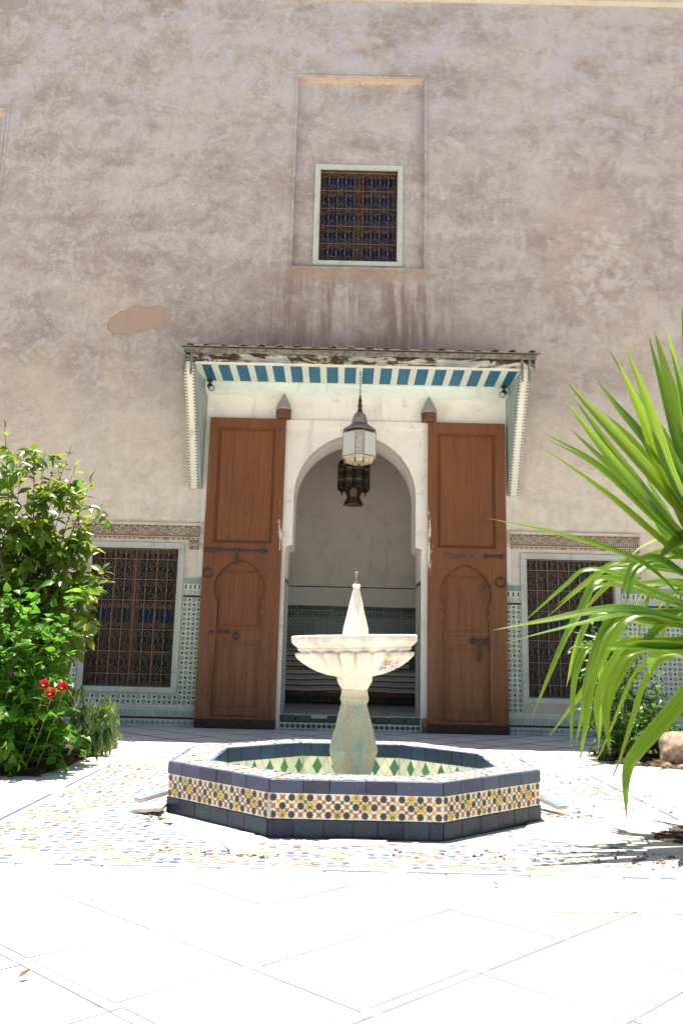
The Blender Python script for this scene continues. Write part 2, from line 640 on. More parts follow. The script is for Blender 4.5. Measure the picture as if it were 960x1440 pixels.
def yucca_mat():
    b = NB("sword_leaf_green", .28, .6)
    u = b.nt.nodes.new('ShaderNodeUVMap').outputs[0]
    s = b.nt.nodes.new('ShaderNodeSeparateXYZ')
    b.nt.links.new(u, s.inputs[0])
    stripe = b.noise(1, 3, .6, 0, vec=b.scale((38, 1.2, 1), u))
    c = b.mix(b.ss(stripe, .4, .62), (.028, .088, .008), (.060, .152, .014))
    c = b.mix(b.mul(b.ss(b.noise(1, 3, .6, 0, vec=b.scale((7, 1.0, 1), u)), .52, .66), .5), c, (.17, .26, .03))
    edge = b.ss(b.m('ABSOLUTE', b.m('SUBTRACT', s.outputs[0], .5)), .44, .49)
    c = b.mix(b.mul(edge, .6), c, (.26, .30, .06))
    c = b.mix(b.ss(s.outputs[1], .94, .98), c, (.17, .10, .04))
    b.set('Base Color', b.vary(c, .18, .012))
    b.bump(stripe, .25, .004)
    t = b.nt.nodes.new('ShaderNodeBsdfTranslucent')
    b.put(t.inputs[0], b.vary(b.mix(b.ss(stripe, .4, .62), (.22, .42, .010), (.50, .68, .035)), .15, .01))
    mx = b.nt.nodes.new('ShaderNodeMixShader')
    mx.inputs[0].default_value = .42
    b.nt.links.new(b.b.outputs[0], mx.inputs[1])
    b.nt.links.new(t.outputs[0], mx.inputs[2])
    b.nt.links.new(mx.outputs[0], b.nt.nodes['Material Output'].inputs[0])
    return b.mat


def floor_mat(name, a, d, var=.06, rough=.5):
    b = NB(name, rough, .35)
    n = b.noise(2.2, 7, .66, .8)
    c = b.mix(b.mul(b.ss(n, .45, .7), .7), a, d)
    c = b.mix(b.mul(b.ss(b.noise(11, 6, .7), .60, .70), .45), c, tuple(v * .62 for v in d))
    c = b.mix(b.mul(b.ss(b.noise(90, 3, .6), .64, .7), .4), c, tuple(v * .5 for v in d))
    b.bump(b.m('ADD', n, b.mul(b.noise(45, 4, .6), .4)), .25, .006)
    return b.col(b.vary(c, var))


def stripes_fabric():
    b = NB("striped_bench_cloth", .95, .05)
    x, y, z = b.xyz()
    q = b.m('ADD', b.m('ADD', z, b.m('MULTIPLY', y, .35)), b.m('MULTIPLY', b.noise(1.1, 4), .10))
    f = b.m('FRACT', b.m('MULTIPLY', q, 9.5))
    c = b.mix(b.ss(f, .70, .76), (.52, .46, .41), (.10, .085, .08))
    f2 = b.m('FRACT', b.m('MULTIPLY_ADD', q, 9.5, .45))
    c = b.mix(b.mul(b.ss(f2, .86, .92), .8), c, (.19, .13, .11))
    b.bump(b.noise(60, 3), .3, .006)
    return b.col(c)


M = {}
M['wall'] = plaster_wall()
M['cream'] = cream("cream_whitewash")
M['soffitwash'] = cream("arch_whitewash", (.76, .73, .68), (.60, .55, .48), .4, .3)
M['frieze'] = cream("carved_stucco", (.64, .55, .43), (.47, .37, .27), .6, .4)
M['friezedirt'] = cream("dirt_in_stucco", (.27, .19, .125), (.18, .12, .075), .6, .4)
M['cornice'] = cream("ochre_cornice_plaster", (.50, .44, .34), (.40, .33, .24), .6, .5)
M['salmon'] = cream("salmon_under_plaster", (.39, .275, .215), (.37, .305, .265), 1.0, .7)
M['greyplaster'] = cream("bare_grey_plaster", (.33, .29, .27), (.27, .23, .21), .5, .3)
M['ochre'] = cream("water_stained_ochre", (.55, .45, .31), (.40, .28, .16), .8, .6)
M['room'] = cream("shaded_room_plaster", (.80, .745, .66), (.64, .595, .52), .8, .25)
M['door'] = door_wood("red_brown_door_wood", -1.13)
M['doorR'] = door_wood("red_brown_door_wood_chipped", 1.40)
M['doordark'] = simple("dark_kickboard_wood", (.055, .022, .014), .6, .05, 20, .5)
M['hinge'] = simple("hinge_block_wood", (.17, .065, .03), .6, .05, 18, .5)
M['iron'] = simple("rusted_iron", (.075, .048, .036), .6, .15, 60, .5, .3, .4)
M['grille'] = simple("bronze_painted_grille", (.185, .130, .088), .55, .1, 40, .4, .2, .5)
M['gilt'] = simple("old_gold_grille", (.135, .085, .038), .5, .1, 40, .5, .2, .5)
M['shutter'] = simple("shutter_wood", (.105, .043, .020), .55, .1, 16, .5)
M['shutterdk'] = simple("dark_shutter_wood", (.045, .020, .012), .55, .1, 16, .5)
M['frame'] = cream("pale_green_white_frame_paint", (.50, .515, .455), (.35, .34, .295), .6, .6)
M['mint'] = cream("pale_mint_soffit_paint", (.70, .765, .68), (.58, .63, .54), .5, .25)
M['mintdark'] = cream("grey_green_bracket_paint", (.36, .43, .40), (.30, .36, .33), .5, .25)
M['ivory'] = cream("ivory_bracket_paint", (.70, .69, .58), (.55, .50, .38), .5, .5)
M['teal'] = simple("teal_blue_ceiling_paint", (.003, .150, .275), .5, .05, 12, .3)
M['peel'] = peel_paint()
M['greywood'] = simple("weathered_grey_wood", (.215, .20, .17), .8, .15, 22, .5)
M['rooftile'] = simple("weathered_roof_tile", (.36, .31, .22), .6, .25, 25, .5)
b_ = NB("window_glass", .3, .25)
M['glass'] = b_.col(b_.mix(b_.noise(3, 3), (.008, .009, .010), (.022, .022, .022)))
b_ = NB("blue_window_glass", .35, .25)
M['blueglass'] = b_.col(b_.mix(b_.ss(b_.noise(3.5, 3), .35, .65), (.004, .008, .030), (.008, .016, .055)))
b_ = NB("lantern_glass", .25, .5)
b_.set('Transmission Weight', .25)
b_.set('IOR', 1.2)
M['lglass'] = b_.col(b_.mix(b_.noise(1, 4, .6, .4, sc=(9, 9, 2)), (.66, .66, .56), (.80, .80, .70)))
M['lmetal'] = simple("dull_lantern_tin", (.34, .285, .235), .55, .1, 40, .4, .3, .45, 0, .25)
M['lbase'] = simple("brassy_lantern_base", (.62, .53, .38), .5, .1, 20, .35)
M['brass'] = simple("tarnished_brass", (.115, .075, .032), .45, .15, 35, .5, .3, .5, 0, .5)
M['brassdk'] = simple("blackened_brass", (.028, .022, .015), .4, .15, 35, .5, .3, .5, 0, .4)
M['black'] = simple("black_lamp_plastic", (.02, .02, .022), .45, .05)
M['smoke'] = simple("smoky_lantern_glass", (.10, .105, .10), .25, .2)
M['tinlight'] = simple("pale_lantern_tin", (.50, .45, .38), .5, .1, 30, .35, .3, .45, 0, .2)
M['lens'] = simple("grey_lamp_lens", (.35, .36, .36), .15, .05)
# tiles
M['navy'] = zell("navy_glazed_tile", (.050, .066, .112), .38, .30, .03, .35, .3)
M['navydeep'] = zell("deep_blue_glazed_tile", (.019, .034, .056), .36, .35, .04, .35, .28)
M['innerblue'] = zell("inner_blue_glazed_tile", (.014, .036, .075), .34, .40, .02, .35, .3)
M['zwhite'] = zell("white_zellige", (.72, .67, .56), .32, .10, .01, .25)
M['zwhite2'] = zell("milky_green_zellige", (.60, .62, .50), .28, .16, .03, .25)
M['zgreen'] = zell("emerald_zellige", (.035, .15, .055), .25, .28, .02, .2)
M['zyellow'] = zell("yellow_zellige", (.62, .40, .035), .3, .12, .01, .2)
M['zbrown'] = zell("honey_brown_zellige", (.30, .135, .035), .3, .2, .01, .25)
M['zblack'] = zell("black_zellige", (.022, .020, .022), .28, .2, 0, .15)
M['zblue'] = zell("blue_zellige", (.13, .23, .48), .3, .25, .02, .25)
M['zred'] = zell("red_zellige", (.42, .13, .11), .35, .2, .01, .3)
M['zlime'] = zell("pale_green_zellige", (.28, .48, .22), .35, .2, .01, .3)
M['dwhite'] = zell("wall_white_zellige", (.60, .58, .48), .3, .08, .01, .2)
M['dgreen'] = zell("wall_sage_zellige", (.22, .34, .27), .3, .12, .01, .2)
M['dblack'] = zell("wall_black_zellige", (.02, .022, .022), .28, .1, 0, .1)
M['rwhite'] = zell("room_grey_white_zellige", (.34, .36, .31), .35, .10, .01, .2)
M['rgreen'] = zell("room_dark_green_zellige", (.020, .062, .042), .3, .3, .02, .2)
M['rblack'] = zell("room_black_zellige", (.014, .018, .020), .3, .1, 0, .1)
for _k, _c in (('fw', (.58, .55, .50)), ('fb', (.165, .20, .285)), ('fy', (.44, .37, .25)), ('fr', (.33, .215, .18)), ('fg', (.27, .33, .235)), ('fo', (.36, .285, .21)), ('fn', (.10, .13, .195))):
    M[_k] = zell("trodden_floor_zellige_" + _k, _c, .5, .25, .02, .85, .3)
M['grout'] = cream("cement_grout", (.50, .45, .37), (.36, .30, .23), .7, .5)
M['cement'] = cream("pale_cement", (.56, .52, .46), (.42, .37, .31), .6, .5)
M['floor'] = floor_mat("pale_marble_tile", (.66, .63, .585), (.55, .515, .47))
M['strip'] = floor_mat("white_strip_tile", (.66, .64, .60), (.55, .53, .50), .08)
M['joint'] = floor_mat("paving_mortar", (.20, .20, .205), (.15, .15, .15))
M['jointdark'] = floor_mat("dark_paving_mortar", (.10, .095, .09), (.07, .065, .06))
M['stripdark'] = floor_mat("dark_slate_strip", (.13, .13, .14), (.09, .09, .095), .15)
M['band'] = floor_mat("border_marble", (.64, .61, .565), (.53, .49, .44), .10)
M['soil'] = simple("dry_garden_soil", (.085, .055, .036), .95, .0, 14, .6, .9, .1)
M['rock'] = simple("pink_tan_rock", (.42, .30, .22), .9, .05, 9, .5, .8, .2)
M['chip'] = simple("broken_brick_chip", (.36, .27, .20), .9, .35, 20, .5, .5, .2, .02)
M['bark'] = simple("grey_brown_bark", (.20, .145, .10), .9, .1, 25, .5, .6, .1)
M['stem'] = simple("green_brown_stem", (.13, .12, .055), .8, .1, 25, .5, .4, .1)
M['stone'] = stone_cream()
M['stoneteal'] = stone_teal()
M['nozzle'] = simple("dull_metal_nozzle", (.35, .31, .25), .4, .05, 40, .4, .2, .5, 0, .6)
M['cloth'] = stripes_fabric()
M['benchwood'] = simple("bench_wood", (.15, .055, .03), .5, .05, 15, .5)
M['yucca'] = yucca_mat()
M['deadblade'] = leafmat("dead_tan_blade", (.30, .20, .10), (.42, .31, .17), .7, .2, (.45, .33, .16), vary=.2)
M['leafA'] = leafmat("dark_shrub_leaf", (.050, .125, .016), (.095, .195, .022), .3, .42, (.36, .56, .045), vary=.4, hue=.03, spec=.5)
M['leafB'] = leafmat("fresh_bush_leaf", (.050, .132, .012), (.092, .200, .020), .38, .42, (.22, .46, .035), vary=.3)
M['leafC'] = leafmat("grey_green_narrow_leaf", (.13, .20, .075), (.20, .28, .12), .35, .35, (.42, .54, .16), vary=.3)
M['leafD'] = leafmat("box_shrub_leaf", (.030, .082, .020), (.06, .13, .03), .3, .35, (.20, .36, .04), vary=.4, spec=.5)
M['leafdry'] = leafmat("dry_red_leaf", (.16, .06, .02), (.22, .11, .03), .6, .3, (.36, .16, .03), vary=.3)
M['petal'] = leafmat("scarlet_petal", (.38, .022, .014), (.46, .04, .02), .5, .3, (.55, .04, .02), vary=.15)
M['pollen'] = simple("yellow_pollen", (.65, .42, .05), .8)
# ------------------------------------------------------------------ ground and paving
g = MB()
g.poly([(-60, -70, -.03), (60, -70, -.03), (60, 30, -.03), (-60, 30, -.03)])
ground = struct(g.build("ground", M['floor']), "pale sunlit courtyard ground round the paving")
g = MB()
g.poly([(-7.5, -15, -.0045), (7.5, -15, -.0045), (7.5, -4.5, -.0045), (-7.5, -4.5, -.0045)])
g.poly([(-7.5, -4.5, -.012), (7.5, -4.5, -.012), (7.5, 0.0, -.012), (-7.5, 0.0, -.012)], 1)
paving = struct(g.build("courtyard_paving", [M['joint'], M['jointdark']]), "pale paving of large diagonal square tiles")

GX, GY, GS, GA = .039, -11.12, .6742, -.7697
e1 = Vector((cos(GA), sin(GA)))
e2 = Vector((-e1.y, e1.x))
CX0, CX1, CY0, CY1 = -2.95, 3.05, -10.24, -4.72      # outer edge of the mosaic border
regions = [[(0, 1, CY0)], [(0, -1, -CY1), (0, 1, -.004)],
           [(1, 0, CX0), (0, -1, -CY0 - .002), (0, 1, CY1 - .002)], [(-1, 0, -CX1), (0, -1, -CY0 - .002), (0, 1, CY1 - .002)]]


def inview(x, y):
    d = y + 15.78
    return d > 2.2 and abs(x) < .42 * d + 1.5 and y > -13.4


def pave(name, quad, mat, z0, th, bev):
    cx = sum(p[0] for p in quad) / 4
    cy = sum(p[1] for p in quad) / 4
    if not inview(cx, cy) or abs(cx) > 7.3:
        return
    for reg in regions:
        p = quad
        for nx, ny, d in reg:
            p = clip(p, nx, ny, d)
            if len(p) < 3:
                break
        if len(p) < 3:
            continue
        area = abs(sum(p[i][0] * p[(i + 1) % len(p)][1] - p[(i + 1) % len(p)][0] * p[i][1] for i in range(len(p)))) / 2
        if area < .0008:
            continue
        mb = MB()
        mx, my = sum(q[0] for q in p) / len(p), sum(q[1] for q in p) / len(p)
        tx, ty, dz = R(-.003, .003), R(-.003, .003), z0 + R(-.0015, .0015)
        n = len(p)
        top, mid, bot = [], [], []
        for q in p:
            L = max(.01, sqrt((q[0] - mx) ** 2 + (q[1] - my) ** 2))
            k = 1 - bev / L
            zz = dz + tx * (q[0] - mx) + ty * (q[1] - my)
            top.append((mx + (q[0] - mx) * k, my + (q[1] - my) * k, zz))
            mid.append((q[0], q[1], zz - bev * .6))
            bot.append((q[0], q[1], zz - th))
        fs = [tuple(range(n))]
        for i in range(n):
            j = (i + 1) % n
            fs += [(n + i, n + j, j, i), (2 * n + i, 2 * n + j, n + j, n + i)]
        sgn = sum(p[i][0] * p[(i + 1) % n][1] - p[(i + 1) % n][0] * p[i][1] for i in range(n))
        if sgn < 0:
            fs = [tuple(reversed(f)) for f in fs]
        mb.add(top + mid + bot, fs)
        mb.build(name, mat, paving)


def gpt(i, j):
    p = Vector((GX, GY)) + GS * (i * e1 + j * e2)
    return p.x, p.y


SW = .030    # half width of the strips between the front tiles
for i in range(-24, 25):
    for j in range(-24, 25):
        x, y = gpt(i + .5, j + .5)
        near = y < -4.4
        g_ = (SW + .007) / GS if near else .030 / GS
        if y > .5 or y < -14:
            continue
        pave("tile", [gpt(i + g_, j + g_), gpt(i + 1 - g_, j + g_), gpt(i + 1 - g_, j + 1 - g_), gpt(i + g_, j + 1 - g_)], M['floor'], 0, .02, .006)
        if near and y < -9.6:
            w_ = (SW - .007) / GS
            pave("strip_tile", [gpt(i + w_ + .01, j - w_), gpt(i + 1 - w_ - .01, j - w_), gpt(i + 1 - w_ - .01, j + w_), gpt(i + w_ + .01, j + w_)], M['strip'], -.001, .02, .003)
            pave("strip_tile", [gpt(i - w_, j + w_ + .01), gpt(i + w_, j + w_ + .01), gpt(i + w_, j + 1 - w_ - .01), gpt(i - w_, j + 1 - w_ - .01)], M['strip'], -.001, .02, .003)
            pave("strip_tile", [gpt(i - w_, j - w_), gpt(i + w_, j - w_), gpt(i + w_, j + w_), gpt(i - w_, j + w_)], M['strip'], .0, .02, .003)
        elif not near:
            w_ = .026 / GS
            pave("strip_tile", [gpt(i - w_, j - w_), gpt(i + 1 - w_ * 1.2, j - w_), gpt(i + 1 - w_ * 1.2, j + w_), gpt(i - w_, j + w_)], M['stripdark'], -.002, .02, .003)
            pave("strip_tile", [gpt(i - w_, j + w_ * 1.2), gpt(i + w_, j + w_ * 1.2), gpt(i + w_, j + 1 - w_ * 1.2), gpt(i - w_, j + 1 - w_ * 1.2)], M['stripdark'], -.002, .02, .003)
        elif near:
            w_ = SW / GS
            pave("strip_tile", [gpt(i, j - w_), gpt(i + 1, j - w_), gpt(i + 1, j + w_), gpt(i, j + w_)], M['strip'], -.002, .02, .003)
            pave("strip_tile", [gpt(i - w_, j + w_), gpt(i + w_, j + w_), gpt(i + w_, j + 1 - w_), gpt(i - w_, j + 1 - w_)], M['strip'], -.002, .02, .003)

# border of long marble slabs round the mosaic, two rows
IX0, IX1, IY0, IY1 = -2.60, 2.72, -9.87, -5.06
border = MB()
border.prism([(CX0, CY0), (CX1, CY0), (CX1, CY1), (CX0, CY1)], -.02, -.009, 'z', holes=[[(IX0, IY0), (IX1, IY0), (IX1, IY1), (IX0, IY1)]])
border = struct(border.build("mosaic_border", M['joint']), "pale stone border of two slab rows round the mosaic")


def slabrow(a0, a1, f, lo=.38, hi=.75):
    a = a0
    while a < a1 - .05:
        b = min(a1, a + R(lo, hi))
        if a1 - b < .2:
            b = a1
        f(a, b)
        a = b


def bs(x0, x1, y0, y1):
    g = MB()
    z = R(-.002, .002)
    g.cbox(x0 + .005, x1 - .005, y0 + .005, y1 - .005, -.016, z, .004)
    g.build("slab", M['band'], border)


for k, (o0, o1) in enumerate(((0, .19), (.19, .35))):
    slabrow(CX0, CX1, lambda a, b: bs(a, b, CY0 + o0, CY0 + o1))
    slabrow(CX0, CX1, lambda a, b: bs(a, b, CY1 - o1 + .01, CY1 - o0))
    slabrow(CY0 + .36, CY1 - .35, lambda a, b: bs(CX0 + o0, CX0 + o1, a, b))
    slabrow(CY0 + .36, CY1 - .35, lambda a, b: bs(CX1 - o1 + .02, CX1 - o0, a, b))

# thin blue-grey line of small tiles on the inner edge of the border
for (ax_, c0, a0_, a1_) in (('x', IY0 - .018, IX0, IX1), ('x', IY1 + .018, IX0, IX1), ('y', IX0 - .018, IY0, IY1), ('y', IX1 + .018, IY0, IY1)):
    g = MB()
    a = a0_
    while a < a1_ - .03:
        b = min(a1_, a + R(.06, .14))
        if random.random() < .86:
            if ax_ == 'x':
                g.cbox(a + .002, b - .002, c0 - .016, c0 + .016, -.014, .003 - R(0, .002), .002)
            else:
                g.cbox(c0 - .016, c0 + .016, a + .002, b - .002, -.014, .003 - R(0, .002), .002)
        a = b
    g.build("blue_edging", M['fn'], border, kind='stuff')

# mosaic carpet: thousands of small cut pieces in a cement bed
BC = (.05, -7.44)
g = MB()
g.prism([(IX0 - .005, IY0 - .005), (IX1 + .005, IY0 - .005), (IX1 + .005, IY1 + .005), (IX0 - .005, IY1 + .005)], -.025, -.0025, 'z')
bed_ = struct(g.build("mosaic_floor", M['cement']), "worn mosaic pavement of small coloured cut tiles round the fountain")
pc = MB()
pm = [M['fw'], M['fb'], M['fy'], M['fr'], M['fg'], M['fo'], M['fn']]


def piece(poly, mi, z=.0012):
    z += R(-.0012, .0015)
    tx, ty = R(-.02, .02), R(-.02, .02)
    cx = sum(p[0] for p in poly) / len(poly)
    cy = sum(p[1] for p in poly) / len(poly)
    n = len(poly)
    vs = [(x, y, z + tx * (x - cx) + ty * (y - cy)) for x, y in poly] + [(x, y, z - .006) for x, y in poly]
    pc.add(vs, [tuple(range(n))] + [(i + n, (i + 1) % n + n, (i + 1) % n, i) for i in range(n)], mi)


def worn(x, y):
    """share of pieces lost; more towards the front and right where the floor is broken"""
    k = .04 + .4 * max(0, min(1, (x + .2) / 2.2)) * max(0, min(1, (-6.6 - y) / 2.2)) + .25 * max(0, 1 - abs(sqrt((x - BC[0]) ** 2 + (y - BC[1]) ** 2) - 1.75) / .3)
    return k + .45 * max(0, min(1, (x - 1.2) / .8)) + .25 * max(0, sin(x * 2.1 + y * 1.3) * sin(y * 1.9 - x))


def inbasin(x, y, h=1.56):
    dx, dy = abs(x - BC[0]), abs(y - BC[1])
    return max(dx, dy, (dx + dy) / sqrt(2)) < h


def nodes(x0, x1, y0, y1, s):
    nx, ny = max(1, round((x1 - x0) / s)), max(1, round((y1 - y0) / s))
    for i in range(nx):
        for j in range(ny):
            yield i, j, x0 + (i + .5) * (x1 - x0) / nx, y0 + (j + .5) * (y1 - y0) / ny


RW = .56
for (x0, x1, y0, y1) in ((IX0, IX1, IY0, IY0 + RW), (IX0, IX1, IY1 - RW, IY1), (IX0, IX0 + RW, IY0 + RW, IY1 - RW), (IX1 - RW, IX1, IY0 + RW, IY1 - RW)):
    for i, j, x, y in nodes(x0 + .02, x1 - .02, y0 + .02, y1 - .02, .26):
        wv = worn(x, y)
        big = 4 if (i + j) % 2 == 0 else 1
        if random.random() > wv * .9:
            if big == 4:
                for k in range(8):
                    a = k * pi / 4 + pi / 8
                    piece([(x + .045 * cos(a), y + .045 * sin(a)), (x + .085 * cos(a - .33), y + .085 * sin(a - .33)), (x + .125 * cos(a), y + .125 * sin(a)), (x + .085 * cos(a + .33), y + .085 * sin(a + .33))], 4)
                piece(ngon(x, y, .038, 8), 2)
            else:
                piece(ngon(x, y, .036, 8), 2)
                for k in range(4):
                    a = k * pi / 2 + pi / 4
                    piece([(x + .04 * cos(a - .5), y + .04 * sin(a - .5)), (x + .078 * cos(a - .42), y + .078 * sin(a - .42)), (x + .098 * cos(a), y + .098 * sin(a)), (x + .078 * cos(a + .42), y + .078 * sin(a + .42)), (x + .04 * cos(a + .5), y + .04 * sin(a + .5))], random.choice((1, 1, 6)))
        for sx, sy in ((.13, 0), (0, .13)):
            if random.random() > wv:
                piece(ngon(x + sx, y + sy, .034, 4), random.choice((3, 2, 3, 0)))
        for sx, sy in ((.065, .13), (.13, .065), (-.065, .13), (.13, -.065), (.13, .13)):
            if random.random() > wv * 1.1:
                piece(ngon(x + sx, y + sy, .030, 4, pi / 4), random.choice((0, 0, 1, 0, 5)))
for i, j, x, y in nodes(IX0 + RW + .02, IX1 - RW - .02, IY0 + RW + .02, IY1 - RW - .02, .082):
    if inbasin(x, y):
        continue
    wv = worn(x, y)
    if random.random() < wv:
        continue
    if (i + j) % 2 == 0:
        piece(star(x, y, .036, 4, .62, pi / 4), random.choice((1, 1, 1, 6, 1)))
    else:
        piece(ngon(x, y, .026, 4, 0), random.choice((2, 5, 5, 3, 0, 0, 0, 1)))
    if random.random() > wv:
        piece(ngon(x + .041, y, .017, 4, pi / 4), 0)
o = pc.build("mosaic_piece", pm, bed_, kind='stuff')


# broken cement slabs and litter round the basin
def slab_thing(name, label, poly, z, th, cat="slab", mat=None, tilt=(0, 0), seed=0):
    rr = random.Random(seed)
    pts = []
    n = len(poly)
    for i in range(n):
        a, b = Vector(poly[i]), Vector(poly[(i + 1) % n])
        L = (b - a).length
        k = max(1, int(L / .065))
        nrm = Vector((-(b - a).y, (b - a).x)).normalized()
        for s in range(k):
            p = a + (b - a) * (s / k)
            if s:
                p += nrm * rr.uniform(-.04, .04)
            pts.append(p)
    cx = sum(p.x for p in pts) / len(pts)
    cy = sum(p.y for p in pts) / len(pts)
    n = len(pts)
    f = lambda x, y: tilt[0] * (x - cx) + tilt[1] * (y - cy)
    vs, fs = [], []
    for k, dz in ((1 - .03, z), (1.0, z - .006), (1.0, z - th)):
        for p in pts:
            x, y = cx + (p.x - cx) * k, cy + (p.y - cy) * k
            vs.append((x, y, dz + f(x, y)))
    vs.append((cx, cy, z))
    for i in range(n):
        j = (i + 1) % n
        fs += [(i, j, 3 * n)] + [(n + i, n + j, j, i), (2 * n + i, 2 * n + j, n + j, n + i)]
    if sum(pts[i].x * pts[(i + 1) % n].y - pts[(i + 1) % n].x * pts[i].y for i in range(n)) < 0:
        fs = [tuple(reversed(q)) for q in fs]
    g = MB()
    g.add(vs, fs)
    return tag(g.build(name, mat or M['cement']), label, cat, "broken cement patches round the basin")


slab_thing("cement_patch", "broad pale cement patch along the front left foot of the basin", [(-1.48, -8.02), (-1.0, -8.44), (-.6, -8.96), (-.56, -9.30), (-.73, -9.58), (-.96, -9.24), (-1.24, -8.75), (-1.46, -8.29)], .010, .02, seed=1)
slab_thing("cement_patch", "thin cracked cement patch at the middle of the basin's front", [(-.44, -9.16), (-.1, -8.98), (.28, -8.97), (.22, -9.14), (-.1, -9.25), (-.29, -9.21)], .010, .02, seed=2)
slab_thing("cement_patch", "large pale slab between the basin and the sword leaf plant", [(1.60, -7.82), (1.80, -8.0), (2.25, -7.95), (2.85, -8.0), (2.40, -8.45), (2.05, -8.8), (1.76, -9.05), (1.45, -8.90), (1.2, -8.72)], .016, .03, tilt=(.008, -.006), seed=3)
slab_thing("cement_patch", "small loose slab propped at the left corner of the basin", [(-1.72, -8.12), (-1.68, -7.80), (-1.49, -7.9), (-1.47, -8.24)], .055, .03, mat=M['cement'], tilt=(.16, .03), seed=4)
slab_thing("cement_patch", "pale slab lying flat under the sword leaf plant's drooping tips", [(2.0, -9.0), (2.28, -8.83), (2.42, -8.98), (2.12, -9.2)], .012, .02, tilt=(-.01, .02), seed=5)


def shard(label, x, y, rz, ry, L=.42):
    g = MB()
    mtx = T(x, y, .075, rz, 0, ry)
    g.cbox(-L / 2, L / 2, -.05, .05, -.014, .012, .004, 0, mtx)
    o = tag(g.build("edging_shard", [M['cement'], M['fb']]), label, "shard", "loose blue edging shards by the basin")
    k = -L / 2
    while k < L / 2 - .04:
        l = R(.06, .12)
        q = MB()
        q.cbox(k + .002, min(k + l, L / 2) - .002, -.048, .048, .012, .018, .002, 0, mtx)
        q.build("blue_tile", M['fb'], o)
        k += l
    return o


shard("loose blue glazed edging shard leaning at the basin's right foot", 1.74, -7.55, radians(-62), .16, .34)
shard("loose blue glazed edging shard lying at the basin's left corner", -1.63, -7.75, radians(48), -.14, .30)

rub = MB()
for (cx, cy, sx, sy, n) in ((2.35, -8.55, .5, .28, 150), (1.8, -7.8, .2, .25, 60), (.9, -9.35, .9, .25, 60), (-.9, -9.5, .4, .12, 40), (-1.5, -8.3, .15, .3, 30), (2.0, -9.4, .7, .25, 70), (2.6, -6.9, .6, .9, 40)):
    for _ in range(n):
        x, y, s = random.gauss(cx, sx * .5), random.gauss(cy, sy * .5), abs(random.gauss(0, .006)) + .004
        if inbasin(x, y, 1.52):
            continue
        mtx = T(x, y, s * .3, R(0, 6), R(-.4, .4), R(-.4, .4))
        rub.cbox(-s, s, -s * R(.5, 1), s * R(.5, 1), -s * .5, s * R(.2, .5), s * .25, 0, mtx)
o = rub.build("rubble", M['chip'], kind='stuff', label="small brown broken bits of tile and mortar scattered round the basin")
o['category'] = 'rubble'

# planting beds
for nm, poly, lab in (("soil_bed", [(-7, -6.5), (-3.45, -6.25), (-3.08, -6.0), (-3.02, -4.4), (-2.98, -3.25), (-3.6, -2.6), (-7, -2.7)], "dark dry soil bed under the left bushes"),
                      ("soil_bed", [(3.25, -3.1), (3.45, -3.75), (3.85, -4.2), (4.6, -4.7), (7, -4.9), (7, -1.9), (4.6, -1.9)], "dry soil bed under the small shrub at right"),
                      ("soil_bed", [(2.25, -8.62), (2.5, -8.28), (2.95, -8.05), (3.4, -8.2), (3.5, -8.9), (3.0, -9.08), (2.6, -8.98), (2.35, -8.88)], "broken soil pit in the mosaic round the sword leaf plant's foot")):
    g = MB()
    n = 26
    pts = crom(poly + [poly[0]], 6)[:-1]
    cx = sum(p[0] for p in pts) / len(pts)
    cy = sum(p[1] for p in pts) / len(pts)
    rings = []
    hk = .35 if 'pit' in lab else 1
    for k, z in ((1, .004), (.95, .035 * hk), (.85, .05 * hk), (.6, .06 * hk), (.3, .065 * hk)):
        rings.append([(cx + (p[0] - cx) * k + R(-.015, .015), cy + (p[1] - cy) * k + R(-.015, .015), z + (R(-.015, .02) if k < 1 else 0)) for p in pts])
    n = len(pts)
    vs = [p for r in rings for p in r] + [(cx, cy, .065 * hk)]
    fs = [(r * n + i, r * n + (i + 1) % n, (r + 1) * n + (i + 1) % n, (r + 1) * n + i) for r in range(4) for i in range(n)]
    fs += [(4 * n + i, 4 * n + (i + 1) % n, 5 * n) for i in range(n)]
    if sum(pts[i][0] * pts[(i + 1) % n][1] - pts[(i + 1) % n][0] * pts[i][1] for i in range(n)) < 0:
        fs = [tuple(reversed(f)) for f in fs]
    g.add(vs, fs)
    o = struct(g.build(nm, M['soil'], smooth='all'), lab)
g = MB()
for _ in range(260):
    x, y = (R(-4.2, -3.02), R(-6.1, -3.0)) if random.random() < .6 else (R(3.3, 4.8), R(-4.3, -2.6))
    if y < -6.4 + (x + 3.05) * -.4:
        continue
    s = R(.012, .04)
    g.cbox(-s, s, -s * .7, s * .7, -s * .4, s * .4, s * .2, 0, T(x, y, .055, R(0, 6), R(-.5, .5), R(-.5, .5)))
o = g.build("soil_clods", M['soil'], kind='stuff', label="loose soil clods in the planting beds")
o['category'] = 'soil'
# ------------------------------------------------------------------ palace wall
AX = .12          # door arch axis
WT = 14.9


def arch_poly(lo, up, zi, zs, z0, n=28):
    p = [(AX - lo, z0), (AX - lo, zi - .06), (AX - lo + .03, zi - .02), (AX - up, zi), (AX - up, zs)]
    for k in range(1, n):
        a = pi - pi * k / n
        p.append((AX + up * cos(a), zs + up * sin(a) * (1 + .03 * sin(a) ** 6)))
    p += [(AX + up, zs), (AX + up, zi), (AX + lo - .03, zi - .02), (AX + lo, zi - .06), (AX + lo, z0)]
    return p


